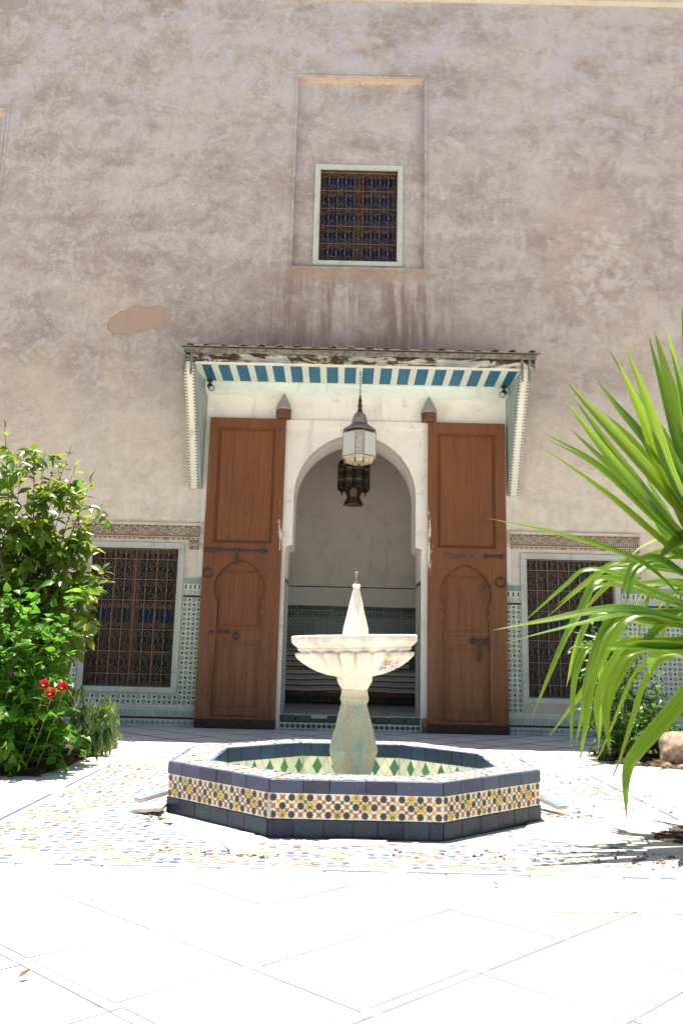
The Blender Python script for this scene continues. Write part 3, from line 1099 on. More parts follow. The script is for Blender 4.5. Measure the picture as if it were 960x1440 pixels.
LW = (-4.40, -2.91, .63, 2.965)
RW_ = (3.11, 4.62, .60, 2.93)
UW = (-.655, .82, 8.46, 10.34)
p = [(-4.49, 6.98), (-4.46, 7.12), (-4.28, 7.29), (-4.03, 7.44), (-3.83, 7.41), (-3.53, 7.44), (-3.33, 7.39), (-3.32, 7.09), (-3.42, 6.98), (-3.68, 6.97), (-4.02, 6.88), (-4.35, 6.84)]
q = []
for i in range(len(p)):
    a, b = Vector(p[i]), Vector(p[(i + 1) % len(p)])
    for s in range(5):
        v = a + (b - a) * s / 5
        q.append((v.x + R(-.016, .016), v.y + R(-.016, .016)))
NI = (-1.14, 1.32, 8.28, 12.26)
N2 = (-9.3, -6.80, 7.4, 11.39)
rect = lambda r: [(r[0], r[2]), (r[1], r[2]), (r[1], r[3]), (r[0], r[3])]
g = MB()
arch = arch_poly(1.18, 1.07, 3.08, 3.97, 0)
outer = [(-13, 0), arch[0]] + arch[1:-1] + [arch[-1], (13, 0), (13, WT), (-13, WT)]
g.prism(outer, 0, .26, 'y', 0, holes=[rect(LW), rect(RW_), rect(NI), rect(N2), q])
arch2 = arch_poly(1.165, 1.07, 3.08, 3.97, 0)
for x0, x1 in ((-13, -5.2), (5.4, 13)):
    g.box(x0, x1, .27, .98, 0, WT - .01)
g.prism([(-5.2, 6.3), (5.4, 6.3), (5.4, WT - .01), (-5.2, WT - .01)], .42, .98, 'y')
g.prism([(-2.4, 0), arch2[0]] + arch2[1:-1] + [arch2[-1], (2.7, 0), (2.7, 6.29), (-2.4, 6.29)], .262, 1.0, 'y', 1)
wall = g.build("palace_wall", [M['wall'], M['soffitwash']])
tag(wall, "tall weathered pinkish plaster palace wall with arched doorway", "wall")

g = MB()
g.prism(rect(NI), .13, .40, 'y', 0, holes=[rect(UW)])
g.prism(rect(N2), .13, .40, 'y', 0)
g.build("niche_back", M['wall'], wall)
for (x0, x1, z0, z1) in (NI, N2):
    g = MB()
    t = .035
    for d, r_ in ((.0, .016), (.075, .010)):
        a0, a1, b0, b1 = x0 - d - t, x1 + d + t, z0 - d - t, z1 + d + t
        if d:
            g.box(a0, a1, -r_, -.001, z1 + d, b1)
        else:
            g.cbox(a0, a1, -.03, -.001, z1, b1, .008)
        g.cbox(a0, x0 - d, -r_, -.002, b0, z1 + d - .002, .006)
        g.cbox(x1 + d, a1, -r_, -.002, b0, z1 + d - .002, .006)
        g.cbox(x0 - d, x1 + d, -.032 if not d else -r_, -.002, b0, z0 - d, .008)
    g.build("niche_moulding", M['wall'], wall)
    g = MB()
    g.box(x0 + .001, x1 - .001, .0, .13, z1 - .006, z1 - .001)
    n = 150
    pts = [(x0 + .001, z1 - .006)] + [(x0 + (x1 - x0) * k / n, z1 - .02 - R(0, .09) * (1 if R(0, 1) < .55 else .15)) for k in range(n + 1)] + [(x1 - .001, z1 - .006)]
    g.prism(list(reversed(pts)), .126, .1305, 'y')
    g.build("water_stained_lintel", M['ochre'], wall)

# cornice
g = MB()
g.prism([(-.03, 13.98), (-.10, 14.03), (-.10, 14.30), (-.20, 14.42), (-.20, 14.95), (.3, 14.95), (.3, 13.98)][::-1], -13.001, 13.001, 'x')
g.build("cornice", M['cornice'], wall)
g = MB()
g.prism([(-7.6, 14.1), (-7.6, 13.62), (-7.13, 13.64), (-6.99, 13.59), (-6.78, 13.64), (-6.62, 13.68), (-6.6, 13.975), (-6.9, 13.975)], -.012, -.001, 'y')
g.build("plaster_patch", M['greyplaster'], wall, label="grey bare plaster patch high at the wall's corner under the cornice")
g = MB()
g.prism([(-4.6, 6.75), (-3.2, 6.75), (-3.2, 7.55), (-4.6, 7.55)], .016, .03, 'y')
g.build("plaster_patch", M['salmon'], wall, label="bare salmon plaster patch left of the canopy")

# whitewashed door surround: stepped panels round the arch
a_ = arch_poly(1.18, 1.07, 3.08, 3.97, 0)
g = MB()
g.prism([(-1.16, 0), a_[0]] + a_[1:-1] + [a_[-1], (1.42, 0), (1.42, 5.31), (-1.16, 5.31)], -.045, -.001, 'y')
g.build("door_surround", M['cream'], wall, smooth=25)
g = MB()
g.cbox(-1.15, 1.41, -.075, -.046, 5.165, 5.325, .012)
g.cbox(1.285, 1.405, -.062, -.046, 0, 5.16, .01)
g.cbox(-1.15, -1.065, -.062, -.046, 0, 5.16, .01)
g.build("surround_band", M['cream'], wall)
g = MB()
g.prism([(-2.56, 2.5), (-1.17, 2.5), (-1.17, 5.335), (1.43, 5.335), (1.43, 2.5), (2.84, 2.5), (2.84, 5.96), (-2.56, 5.96)], -.022, -.001, 'y')
g.build("whitewash_panel", M['cream'], wall)
# corbels of the arch
for s, x in ((1, AX - 1.18), (-1, AX + 1.18)):
    g = MB()
    g.prism([(x - s * .12, 3.06), (x + s * .005, 3.06), (x + s * .03, 3.10), (x + s * .115, 3.125), (x + s * .115, 3.19), (x - s * .12, 3.19)][::s], -.075, -.0455, 'y')
    g.build("corbel", M['cream'], wall)


# glazed jamb tiles inside the doorway
def tile_mesh(name, w, h, s, mats, depth=.012, d_=.004, ev='star', off=None):
    """wall tile facing -y, centred; pattern on a chequer of nodes"""
    g = MB()
    g.cbox(-w / 2 + .0025, w / 2 - .0025, -depth, 0, -h / 2 + .0025, h / 2 - .0025, .003, 0)
    nx, nz = max(1, round(w / s)), max(1, round(h / s))
    for i in range(nx):
        for j in range(nz):
            x, z = -w / 2 + (i + .5) * w / nx, -h / 2 + (j + .5) * h / nz
            sx = min(w / nx, h / nz)
            if (i + j) % 2 == 0:
                pl, mi = star(x, z, sx * .33, 4, .76, pi / 4), 2
            else:
                pl, mi = ngon(x, z, sx * .50, 8, pi / 8), 1
            g.prism(pl, -depth - .001, -depth + .001, 'y', mi)
    return g.mesh(name, mats)


def plain_mesh(name, w, h, mat, depth=.014):
    g = MB()
    g.cbox(-w / 2 + .002, w / 2 - .002, -depth, 0, -h / 2 + .002, h / 2 - .002, .003)
    return g.mesh(name, [mat])


def comb_mesh(name, w, h, mats, n, circ=False, depth=.012):
    g = MB()
    g.cbox(-w / 2 + .0025, w / 2 - .0025, -depth, 0, -h / 2 + .0025, h / 2 - .0025, .003, 0)
    for k in range(n):
        x = -w / 2 + (k + .5) * w / n
        if circ:
            g.prism(ngon(x, 0, min(h, w / n) * .42, 8, pi / 8), -depth - .001, -depth + .001, 'y', 1)
            g.prism(ngon(x + w / n / 2, 0, min(h, w / n) * .12, 4), -depth - .001, -depth + .001, 'y', 2) if k < n - 1 else None
        else:
            g.prism([(x - w / n * .28, -h * .40), (x + w / n * .28, -h * .40), (x + w / n * .28, h * .18), (x, h * .40), (x - w / n * .28, h * .18)], -depth - .001, -depth + .001, 'y', 1)
    return g.mesh(name, mats)


def crenel_mesh(name, w, h, mats, n=4, depth=.012):
    """row of little black stepped finials over green ground"""
    g = MB()
    g.cbox(-w / 2 + .0025, w / 2 - .0025, -depth, 0, -h / 2 + .0025, h / 2 - .0025, .003, 0)
    for k in range(n):
        x, q = -w / 2 + (k + .5) * w / n, w / n
        g.prism([(x - q * .2, h * .05), (x + q * .2, h * .05), (x + q * .12, h * .2), (x + q * .2, h * .30), (x, h * .44), (x - q * .2, h * .30), (x - q * .12, h * .2)], -depth - .001, -depth + .001, 'y', 2)
        g.prism([(x - q * .32, -h * .45), (x - q * .12, -h * .45), (x - q * .12, -h * .05), (x - q * .32, -h * .12)], -depth - .001, -depth + .001, 'y', 1)
        g.prism([(x + q * .12, -h * .45), (x + q * .32, -h * .45), (x + q * .32, -h * .12), (x + q * .12, -h * .05)], -depth - .001, -depth + .001, 'y', 1)
    return g.mesh(name, mats)


DM = [M['dwhite'], M['dgreen'], M['dblack']]
cache = {}


def put(kind, w, h, x, z, y=-.001, parent=None, rz=0, name="tile"):
    k = (kind, round(w, 3), round(h, 3))
    if k not in cache:
        if kind == 'star':
            cache[k] = tile_mesh("star_tile", w, h, .0812, DM)
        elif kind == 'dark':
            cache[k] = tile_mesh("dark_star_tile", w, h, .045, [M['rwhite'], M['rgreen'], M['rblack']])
        elif kind == 'comb':
            cache[k] = comb_mesh("comb_tile", w, h, DM, max(2, round(w / .046)))
        elif kind == 'circ':
            cache[k] = comb_mesh("circle_tile", w, h, DM, max(2, round(w / .09)), True)
        elif kind == 'crenel':
            cache[k] = crenel_mesh("crenel_tile", w, h, DM, max(2, round(w / .082)))
        elif kind == 'rcrenel':
            cache[k] = crenel_mesh("dark_crenel_tile", w, h, [M['rgreen'], M['rwhite'], M['rwhite']], max(2, round(w / .082)))
        elif kind == 'circdark':
            cache[k] = comb_mesh("step_tile", w, h, [M['dwhite'], M['rgreen'], M['dblack']], max(2, round(w / .075)), True)
        else:
            cache[k] = plain_mesh("plain_tile", w, h, M[kind], .016)
    return link(name, cache[k], parent, T(x, y, z, rz))


ROWS = [('circ', .004, .115), ('dblack', .12, .155), ('comb', .16, .30), ('dwhite', .303, .345)]
ROWS += [('star', .35 + .325 * k, .35 + .325 * (k + 1)) for k in range(5)] + [('star', 1.975, 2.1375), ('dblack', 2.14, 2.175), ('crenel', 2.178, 2.375), ('dgreen', 2.378, 2.47)]


def dado_col(x0, x1, z0=0, z1=9):
    for kind, a, b in ROWS:
        a, b = max(a, z0), min(b, z1)
        if b - a < .03:
            continue
        if kind == 'star' and b - a < .32:
            b2 = a + round((b - a) / .0812) * .0812
            b = max(b2, a + .0812)
            if b > z1 + .01:
                continue
        put(kind, x1 - x0, b - a, (x0 + x1) / 2, (a + b) / 2, parent=dado)


dado = MB()
for x0, x1 in ((-9.5, -4.52), (4.74, 9.5)):
    dado.box(x0, x1, -.006, -.0012, .002, 2.47)
dado.box(-2.79, -2.48, -.006, -.0012, .002, 2.47)
dado.box(2.75, 3.01, -.006, -.0012, .002, 2.47)
dado.box(-4.52, -2.79, -.006, -.0012, .002, .53)
dado.box(3.01, 4.74, -.006, -.0012, .002, .49)
dado = dado.build("tile_dado", M['grout'], wall)
dado_col(-2.79, -2.48)
for k in range(5):
    x0 = -4.52 + k * .346
    dado_col(x0, x0 + .346, 0, .53)
    x0 = 3.01 + k * .346
    dado_col(x0, x0 + .346, 0, .49)
for k in range(7):
    dado_col(-4.52 - .325 * (k + 1), -4.52 - .325 * k)
dado_col(2.75, 3.01)
for k in range(5):
    dado_col(4.74 + .325 * k, 4.74 + .325 * (k + 1))

# green glazed tiles lining the jambs
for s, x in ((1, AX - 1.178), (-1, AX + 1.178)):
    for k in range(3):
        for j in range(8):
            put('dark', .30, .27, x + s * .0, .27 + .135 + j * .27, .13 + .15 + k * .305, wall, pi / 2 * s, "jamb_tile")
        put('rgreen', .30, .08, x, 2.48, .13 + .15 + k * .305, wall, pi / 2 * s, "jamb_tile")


# ---- carved stucco friezes
def frieze(x0, x1, z0, z1, hang):
    fr = MB()
    fr.box(x0, x1, -.018, -.0015, z0, z1)
    hx0, hx1, hz = hang
    fr.box(hx0, hx1, -.018, -.0016, hz, z0 + .001)
    base = fr.build("carved_frieze", M['friezedirt'], wall)
    g = MB()
    Y0, Y1 = -.0182, -.044

    def ribbon(pts, wd):
        n = len(pts)
        vs = []
        for i, p_ in enumerate(pts):
            a, b = pts[max(0, i - 1)], pts[min(n - 1, i + 1)]
            t = Vector((b[0] - a[0], b[1] - a[1])).normalized()
            w_ = wd * (1 - .35 * abs(2 * i / (n - 1) - 1))
            for sgn in (-1, 1):
                vs += [(p_[0] - t.y * sgn * w_, Y0, p_[1] + t.x * sgn * w_), (p_[0] - t.y * sgn * w_ * .7, Y1, p_[1] + t.x * sgn * w_ * .7)]
        fs = []
        for i in range(n - 1):
            a, b = i * 4, i * 4 + 4
            fs += [(a + 1, b + 1, b + 3, a + 3), (a, b, b + 1, a + 1), (a + 2, a + 3, b + 3, b + 2)]
        fs += [(0, 1, 3, 2), (n * 4 - 4, n * 4 - 2, n * 4 - 1, n * 4 - 3)]
        g.add(vs, fs)
    cw, ch = .105, (z1 - z0 - .075)
    n = max(1, round((x1 - x0) / cw))
    cw = (x1 - x0) / n

    def motif(cx, cz, w_, h_, fl):
        sp = lambda sx, sz, r0, a0, turns: [(cx + sx * (w_ * .22 + r0 * (1 - t * .75) * cos(a0 + turns * t * 2 * pi)), cz + sz * (h_ * .20) + r0 * (1 - t * .75) * sin(a0 + turns * t * 2 * pi)) for t in [k / 9 for k in range(10)]]
        r0 = min(w_ * .24, h_ * .2) * R(.9, 1.1)
        for sx in (-1, 1):
            ribbon(sp(sx, 1, r0, R(2.4, 3.4), .8 * fl), .0085)
            ribbon(sp(sx, -1, r0, R(-3.2, -2.2), -.85 * fl), .0085)
        ribbon([(cx, cz - h_ * .48), (cx + R(-.006, .006), cz), (cx, cz + h_ * .48)], .007)
        g.prism([(cx - .014, cz), (cx, cz - .028), (cx + .014, cz), (cx, cz + .028)], Y0, Y1, 'y')
        for sx in (-1, 1):
            g.prism(ngon(cx + sx * w_ * .44, cz + R(-.01, .01), .017, 5, R(0, 6)), Y0, Y1 + .004, 'y')
            g.prism([(cx + sx * w_ * .30, cz - h_ * .44), (cx + sx * w_ * .46, cz - h_ * .40), (cx + sx * w_ * .36, cz - h_ * .27)][::sx], Y0, Y1, 'y')
    for i in range(n):
        motif(x0 + (i + .5) * cw, z0 + .065 + ch / 2, cw, ch, 1 if i % 2 else -1)
    k = round((x1 - x0) / .085)
    for i in range(k):
        a = x0 + (x1 - x0) * (i + .12) / k
        b = x0 + (x1 - x0) * (i + .88) / k
        if random.random() < .9:
            g.prism([(a, z0 + .006), (a + .012, z0 + .03), ((a + b) / 2, z0 + .015), (b - .012, z0 + .03), (b, z0 + .006), ((a + b) / 2, z0 + .001)][::-1], Y0, Y1, 'y')
    g.box(x0, x1, -.046, -.0183, z0 + .04, z0 + .052)
    g.box(x0, x1, -.046, -.0183, z1 - .022, z1)
    # the piece that hangs beside the window, crumbled at its foot
    hw = hx1 - hx0
    nh = max(1, round((z0 - hz) / .12))
    for j in range(nh):
        for i in range(max(1, round(hw / .11))):
            wq = hw / max(1, round(hw / .11))
            motif(hx0 + (i + .5) * wq, z0 - (j + .5) * (z0 - hz) / nh, wq, (z0 - hz) / nh, 1)
    g.build("carved_relief", M['frieze'], base, kind='stuff')
    g = MB()
    g.cbox(x0 - .02, x1 + .02, -.055, -.0017, z1, z1 + .03, .008)
    g.cbox((x1 if hang[0] > (x0 + x1) / 2 else x0 - .028), (x1 + .028 if hang[0] > (x0 + x1) / 2 else x0), -.05, -.0018, hz, z1 - .001, .008)
    g.build("frieze_edge", M['frieze'], base)


frieze(-4.80, -2.505, 3.125, 3.395, (-2.74, -2.505, 2.96))
frieze(2.78, 5.08, 3.105, 3.38, (4.86, 5.08, 2.62))


# ------------------------------------------------------------------ windows with scrolled grilles
def spiral(cx, cz, r, a0, turns, n=11, y=0):
    return [(cx + r * (1 - .78 * t) * cos(a0 + turns * 2 * pi * t), y, cz + r * (1 - .78 * t) * sin(a0 + turns * 2 * pi * t)) for t in [k / n for k in range(n + 1)]]


def make_window(rc, y_frame, y_open, fw, gm, cols, rows, panes, pane_mats, shutter, depth_to, sill=True, mul=.07):
    x0, x1, z0, z1 = rc
    wn = MB()      # frame ring is the window's own mesh
    for (a, b, c, d) in ((x0 - fw, x1 + fw, z1, z1 + fw), (x0 - fw, x1 + fw, z0 - fw * .85, z0), (x0 - fw, x0, z0, z1), (x1, x1 + fw, z0, z1)):
        if c == z1 or d == z0:
            wn.cbox(a, b, y_frame, y_open + .03, c, d, .008)
        else:
            wn.cbox(a, b, y_frame + .002, y_open + .03, c + .001, d - .001, .008)
    for (a, b, c, d) in ((x0 - .022, x1 + .022, z1 + .001, z1 + .022), (x0 - .022, x0 - .001, z0, z1), (x1 + .001, x1 + .022, z0, z1)):
        wn.box(a, b, y_frame - .008, y_frame + .002, c, d)
    win = wn.build("window", M['frame'], wall)
    yg = y_open + .015
    g = MB()
    W_, H_ = x1 - x0, z1 - z0
    for k in range(cols + 1):
        x = x0 + .012 + (W_ - .024) * k / cols
        g.box(x - .0075, x + .0075, yg - .008, yg + .008, z0 + .004, z1 - .004)
    zs = [z0 + .012 + (H_ - .024) * r_ for r_ in rows]
    for z in zs:
        g.box(x0 + .004, x1 - .004, yg - .013, yg + .006, z - .008, z + .008)
    for k in range(cols):
        xa, xb = x0 + W_ * k / cols, x0 + W_ * (k + 1) / cols
        cx = (xa + xb) / 2
        cwid = (xb - xa)
        for r_ in range(len(zs) - 1):
            za, zb = zs[r_], zs[r_ + 1]
            hh = zb - za
            if hh < .16:
                g.tube(spiral(cx, (za + zb) / 2, min(cwid * .4, hh * .42), R(0, 6), 1.2), .0055, 3, cap=False)
                continue
            fl = 1 if (k % 2 == 0) ^ (r_ % 2 == 0) else -1
            rr = min(cwid * .40, hh * .24)
            g.tube(spiral(cx - fl * cwid * .06, zb - rr * 1.15, rr, -pi / 2 if fl > 0 else -pi / 2, 1.5 * fl, 13), .0058, 3, cap=False)
            g.tube(spiral(cx + fl * cwid * .06, za + rr * 1.15, rr, pi / 2, 1.5 * fl, 13), .0058, 3, cap=False)
            g.tube([(cx - fl * cwid * .06, 0, zb - rr * 2.15), (cx, 0, (za + zb) / 2), (cx + fl * cwid * .06, 0, za + rr * 2.15)], .0058, 3, cap=False)
            g.box(xa - .013, xa + .013, yg - .014, yg + .01, (za + zb) / 2 - .018, (za + zb) / 2 + .018)
    # spirals were drawn at y=0: push them to the grille plane
    g.v = [(v[0], v[1] + yg if abs(v[1]) < .02 and not (yg - .02 < v[1] < yg + .02) else v[1], v[2]) for v in g.v] if yg > .03 else g.v
    g.build("grille", gm, win, smooth=False)
    ys = y_open + .085
    g = MB()
    g.cbox(x0, x1, ys, ys + .05, z0, z0 + .09, .006)
    g.cbox(x0, x1, ys, ys + .05, z1 - .09, z1, .006)
    for xx in (x0, x1 - .08):
        g.cbox(xx, xx + .08, ys + .002, ys + .048, z0 + .091, z1 - .091, .006)
    xm = (x0 + x1) / 2
    g.cbox(xm - mul, xm + mul, ys - .012, ys + .047, z0 + .091, z1 - .091, .008)
    for f in panes[1]:
        z = z0 + H_ * f
        for xa, xb in ((x0 + .081, xm - mul - .001), (xm + mul + .001, x1 - .081)):
            g.cbox(xa, xb, ys + .004, ys + .044, z - .035, z + .035, .005)
    for s_ in panes[0]:
        for xa, xb in ((x0 + .08, xm - mul), (xm + mul, x1 - .08)):
            x = xa + (xb - xa) * s_
            g.cbox(x - .022, x + .022, ys + .008, ys + .040, z0 + .09, z1 - .09, .005)
    g.build("shutter", shutter, win)
    # panes: one per opening of the shutters
    fz = [0] + list(panes[1]) + [1]
    for xa, xb in ((x0 + .08, xm - mul), (xm + mul, x1 - .08)):
        fx = [0] + list(panes[0]) + [1]
        for i in range(len(fx) - 1):
            for j in range(len(fz) - 1):
                pmx = pane_mats(i, j, xa < xm)
                q = MB()
                q.box(xa + (xb - xa) * fx[i], xa + (xb - xa) * fx[i + 1], ys + .022 + (i * .001), ys + .028 + i * .001, z0 + H_ * fz[j], z0 + H_ * fz[j + 1])
                q.build("pane", pmx, win)
    g = MB()
    g.box(x0 - .02, x1 + .02, depth_to, depth_to + .02, z0 - .02, z1 + .02)
    g.build("window_backing", M['shutterdk'], win)
    return win


lowrows = [0, .085, .245, .405, .62, .775, .925, 1]


def lp(i, j, left):
    if j == 2 and (i != 1 or not left):
        return M['blueglass']
    if j < 2 and left:
        return M['shutterdk']
    return M['glass']


def rp(i, j, left):
    return M['blueglass'] if j == 2 and i == 1 else (M['shutterdk'] if (j == 0 or (j == 3 and left)) else M['glass'])


make_window(LW, -.05, .06, .105, M['grille'], 8, lowrows, ((.5,), (.24, .44, .575)), lp, M['shutter'], .25)
make_window(RW_, -.05, .06, .105, M['grille'], 8, lowrows, ((.5,), (.24, .44, .575)), rp, M['shutterdk'], .25)
make_window(UW, .085, .16, .105, M['gilt'], 9, [0, .195, .39, .585, .785, 1], ((), (.2, .36, .60, .76)), lambda i, j, l: M['blueglass'], M['shutterdk'], .38)


# ------------------------------------------------------------------ door leaves
def horseshoe(cx, z0, zc, hw, r, zcusp, cusp_l=True, cusp_r=True, n=22):
    """wicket opening: straight jambs, a bulging pointed horseshoe above"""
    p = [(cx - hw, z0)]
    if cusp_l:
        p += [(cx - hw, zcusp - .10), (cx - hw + .05, zcusp - .02), (cx - hw - .01, zcusp + .03)]
    a0 = math.asin(max(-1, (zcusp + .10 - zc) / r))
    for k in range(n + 1):
        a = (pi - a0) - (pi - 2 * a0) * k / n
        s = max(0, sin(a))
        p.append((cx + r * cos(a), zc + r * sin(a) + .045 * s ** 10))
    if cusp_r:
        p += [(cx + hw + .01, zcusp + .03), (cx + hw - .05, zcusp - .02), (cx + hw, zcusp - .10)]
    p.append((cx + hw, z0))
    return p[::-1]


def make_door(x0, x1, mat, mirror):
    yf = -.178
    yr = -.136        # recessed plane
    # leaf: stiles and rails with openings
    g = MB()
    top = (x0 + .145, x1 - .155, 3.06, 5.13) if not mirror else (x0 + .150, x1 - .165, 3.06, 5.11)
    cx = (x0 + x1) / 2 - (.02 if not mirror else .03)
    hs = horseshoe(cx, .20, 2.30, .40, .44, 1.95, cusp_l=mirror)
    if not mirror:
        hs = [q for q in hs]
    g.prism([(x0, .02), (x1, .02), (x1, 5.30), (x0, 5.30)], yf, yr + .03, 'y', holes=[rect(top), hs[::-1]])
    g.cbox(x0 + .002, x1 - .002, yr + .0302, -.085, .022, 5.298, .004)
    d = g.build("door", mat, wall, label="left red-brown door leaf with a long iron bolt" if not mirror else "right red-brown door leaf with chipped inner edge and lock plate")
    # mouldings of the tall upper panel
    g = MB()
    a, b, c, e = top
    for k, (ins, yy, t) in enumerate(((.0, yf - .008, .022), (.045, yr - .012, .02))):
        g.cbox(a + ins, b - ins, yy, yr + .002, e - ins - t, e - ins, .006)
        g.cbox(a + ins, b - ins, yy, yr + .002, c + ins, c + ins + t, .006)
        g.cbox(a + ins, a + ins + t, yy + .001, yr + .002, c + ins + t, e - ins - t, .006)
        g.cbox(b - ins - t, b - ins, yy + .001, yr + .002, c + ins + t, e - ins - t, .006)
    g.build("moulding", mat, d)
    # panel boards
    nb = 4
    for k in range(nb):
        xa, xb = a + .068 + (b - a - .136) * k / nb, a + .068 + (b - a - .136) * (k + 1) / nb
        q = MB()
        q.cbox(xa + .0006, xb - .0006, yr - .010 - R(0, .0012), yr, c + .068, e - .068, .0015)
        q.build("board", mat, d)
    # the wicket itself, a board with a dark gap all round, and the backing of the tall panel
    zc_ = 1.45
    ins = [(cx + (p_[0] - cx) * .968, zc_ + (p_[1] - zc_) * .990) for p_ in hs]
    g = MB()
    g.prism(ins[::-1], yr, yr + .03, 'y')
    g.build("wicket_door", mat, d)
    g = MB()
    g.cbox(a + .012, b - .008, yr + .001, yr + .03, c + .008, e - .008, .003)
    g.build("panel_back", mat, d)
    # wicket fields and rail
    g = MB()
    g.cbox(cx - .40, cx + .40, yr - .015, yr, 1.43, 1.60, .008)
    g.build("wicket_rail", mat, d)
    g = MB()
    for (za, zb) in ((1.655, 2.60), (.33, 1.385)):
        for k, (ins, dy) in enumerate(((.0, .012),)):
            xa, xb = cx - .345, cx + .345
            t = .028
            g.cbox(xa, xb, yr - dy, yr, zb - t, zb, .008)
            g.cbox(xa, xb, yr - dy, yr, za, za + t, .008)
            g.cbox(xa, xa + t, yr - dy + .001, yr, za + t, zb - t, .008)
            g.cbox(xb - t, xb, yr - dy + .001, yr, za + t, zb - t, .008)
    g.build("wicket_moulding", mat, d)
    for (za, zb) in ((1.655, 2.60), (.33, 1.385)):
        for k in range(3):
            xa = cx - .30 + .6 * k / 3
            q = MB()
            q.cbox(xa + .0006, xa + .1994, yr - .007 - R(0, .0015), yr, za + .045, zb - .045, .002)
            q.build("board", mat, d)
    g = MB()
    g.cbox(x0 - .004, x1 + .004, -.195, -.09, .012, .150, .006)
    g.build("kickboard", M['doordark'], d)
    # frame of the horseshoe: thin bead along its edge
    g = MB()
    g.tube([(p_[0], yf - .001, p_[1]) for p_ in hs], .011, 5)
    g.build("arch_bead", mat, d)
    return d, cx


def ring(parent, x, z, r=.075):
    g = MB()
    g.tube([(x + r * cos(2 * pi * k / 18), -.195, z + r * sin(2 * pi * k / 18)) for k in range(19)], .012, 6, cap=False)
    g.lathe([(.0, 0), (.03, 0), (.028, .012), (.012, .024), (.0, .024)], 10, M=T(x, -.176, z + r, 0, pi / 2))
    g.build("ring_handle", M['iron'], parent)


dl, cxl = make_door(-2.465, -1.125, M['door'], False)
g = MB()
g.tube([(-2.45, -.20, 2.955), (-1.36, -.20, 2.935)], .018, 7)
for x in (-2.42, -2.30, -1.88, -1.42):
    g.cbox(x - .022, x + .022, -.225, -.17, 2.90, 2.985, .006)
g.cbox(-1.905, -1.865, -.215, -.172, 2.70, 2.91, .006)
g.build("bolt", M['iron'], dl)
ring(dl, -2.37, 2.545)
ring(dl, -1.83, 1.50, .05)
g = MB()
g.cbox(-2.30, -1.95, -.185, -.160, 1.535, 1.585, .006)
for x in (-2.27, -2.12, -1.98):
    g.lathe([(0, 0), (.016, 0), (.012, .01), (0, .014)], 8, M=T(x, -.184, 1.56, 0, pi / 2))
g.build("strap_hinge", M['iron'], dl)
dr, cxr = make_door(1.395, 2.745, M['doorR'], True)
g = MB()
g.tube([(2.36, -.20, 2.935), (2.70, -.20, 2.945)], .018, 7)
for x in (2.39, 2.66):
    g.lathe([(0, 0), (.04, 0), (.036, .03), (.015, .05), (0, .05)], 10, M=T(x, -.176, 2.94, 0, pi / 2))
g.build("bolt", M['iron'], dr)
ring(dr, 2.635, 2.50, .08)
g = MB()
for x in (2.16, 2.40):
    g.lathe([(0, 0), (.055, 0), (.05, .02), (.02, .045), (0, .045)], 12, M=T(x, -.164, 1.515, 0, pi / 2))
g.cbox(2.24, 2.30, -.20, -.163, 1.35, 1.56, .008)
g.prism([(2.245, 1.34), (2.235, 1.20), (2.27, 1.16), (2.305, 1.20), (2.295, 1.34)], -.20, -.165, 'y')
g.build("lock_plate", M['iron'], dr)
g = MB()
g.cbox(1.66, 2.3, -.182, -.1775, 2.895, 2.985, .001)
g.build("worn_strip", M['hinge'], dr, label="paler worn strip where a bolt was taken off")
g = MB()
g.cbox(2.545, 2.60, -.186, -.1755, .98, 1.60, .006)
g.build("edge_batten", M['doorR'], dr)

# pivot blocks with plastered pyramid caps
for x in (-1.175, 1.405):
    g = MB()
    g.lathe([(.125, 5.305), (.14, 5.33), (.14, 5.45), (.125, 5.46)], 8, off=.5, M=T(x, -.15, 0))
    o = g.build("pivot_block", M['hinge'], wall)
    g = MB()
    g.lathe([(.15, 5.462), (.15, 5.49), (.07, 5.66), (.004, 5.78)], 8, off=.5, M=T(x, -.15, 0))
    g.build("pivot_cap", M['greyplaster'], o)
# ------------------------------------------------------------------ wooden canopy over the door
KX0, KX1 = -2.84, 3.13
can = thing("wooden_canopy", "painted wooden canopy with teal striped soffit above the double door", "canopy", (.15, -.5, 5.95))
ZS = 5.965       # soffit
g = MB()
g.prism([(-1.02, ZS + .075), (-.16, ZS + .018), (-.16, ZS + .04), (-1.02, ZS + .095)], KX0 + .18, KX1 - .18, 'x')
g.build("soffit_board", M['teal'], can)
nb = 18
wb = (KX1 - KX0 - .40) / nb
for k in range(nb + 1):
    x = KX0 + .20 + k * wb
    hw = .056 if 0 < k < nb else .05
    if k == 0:
        xa, xb = x - .02, x + .085
    elif k == nb:
        xa, xb = x - .085, x + .02
    else:
        xa, xb = x - hw, x + hw
    g = MB()
    g.prism([(-1.0, ZS + .055), (-.165, ZS), (-.165, ZS + .0175), (-1.0, ZS + .0735)], xa, xb, 'x')
    g.build("soffit_batten", M['mint'], can)
g = MB()      # cove board against the wall
g.prism([(-.165, ZS + .05), (-.165, ZS - .01), (-.14, ZS - .05), (-.13, 5.84), (-.05, 5.775), (-.024, 5.76), (-.024, ZS + .05)], KX0 + .19, KX1 - .19, 'x')
g.build("cove_board", M['mint'], can)
g = MB()
g.cbox(KX0 + .19, KX1 - .19, -1.06, -1.002, ZS + .045, ZS + .09, .006)
g.build("soffit_edge", M['ivory'], can)
g = MB()
g.prism([(-1.02, ZS + .091), (-1.085, ZS + .075), (-1.095, ZS + .09), (-1.095, 6.165), (-1.075, 6.18), (-1.075, 6.195), (-1.02, 6.195)], KX0 + .02, KX1 - .02, 'x')
g.build("fascia", M['peel'], can)
g = MB()
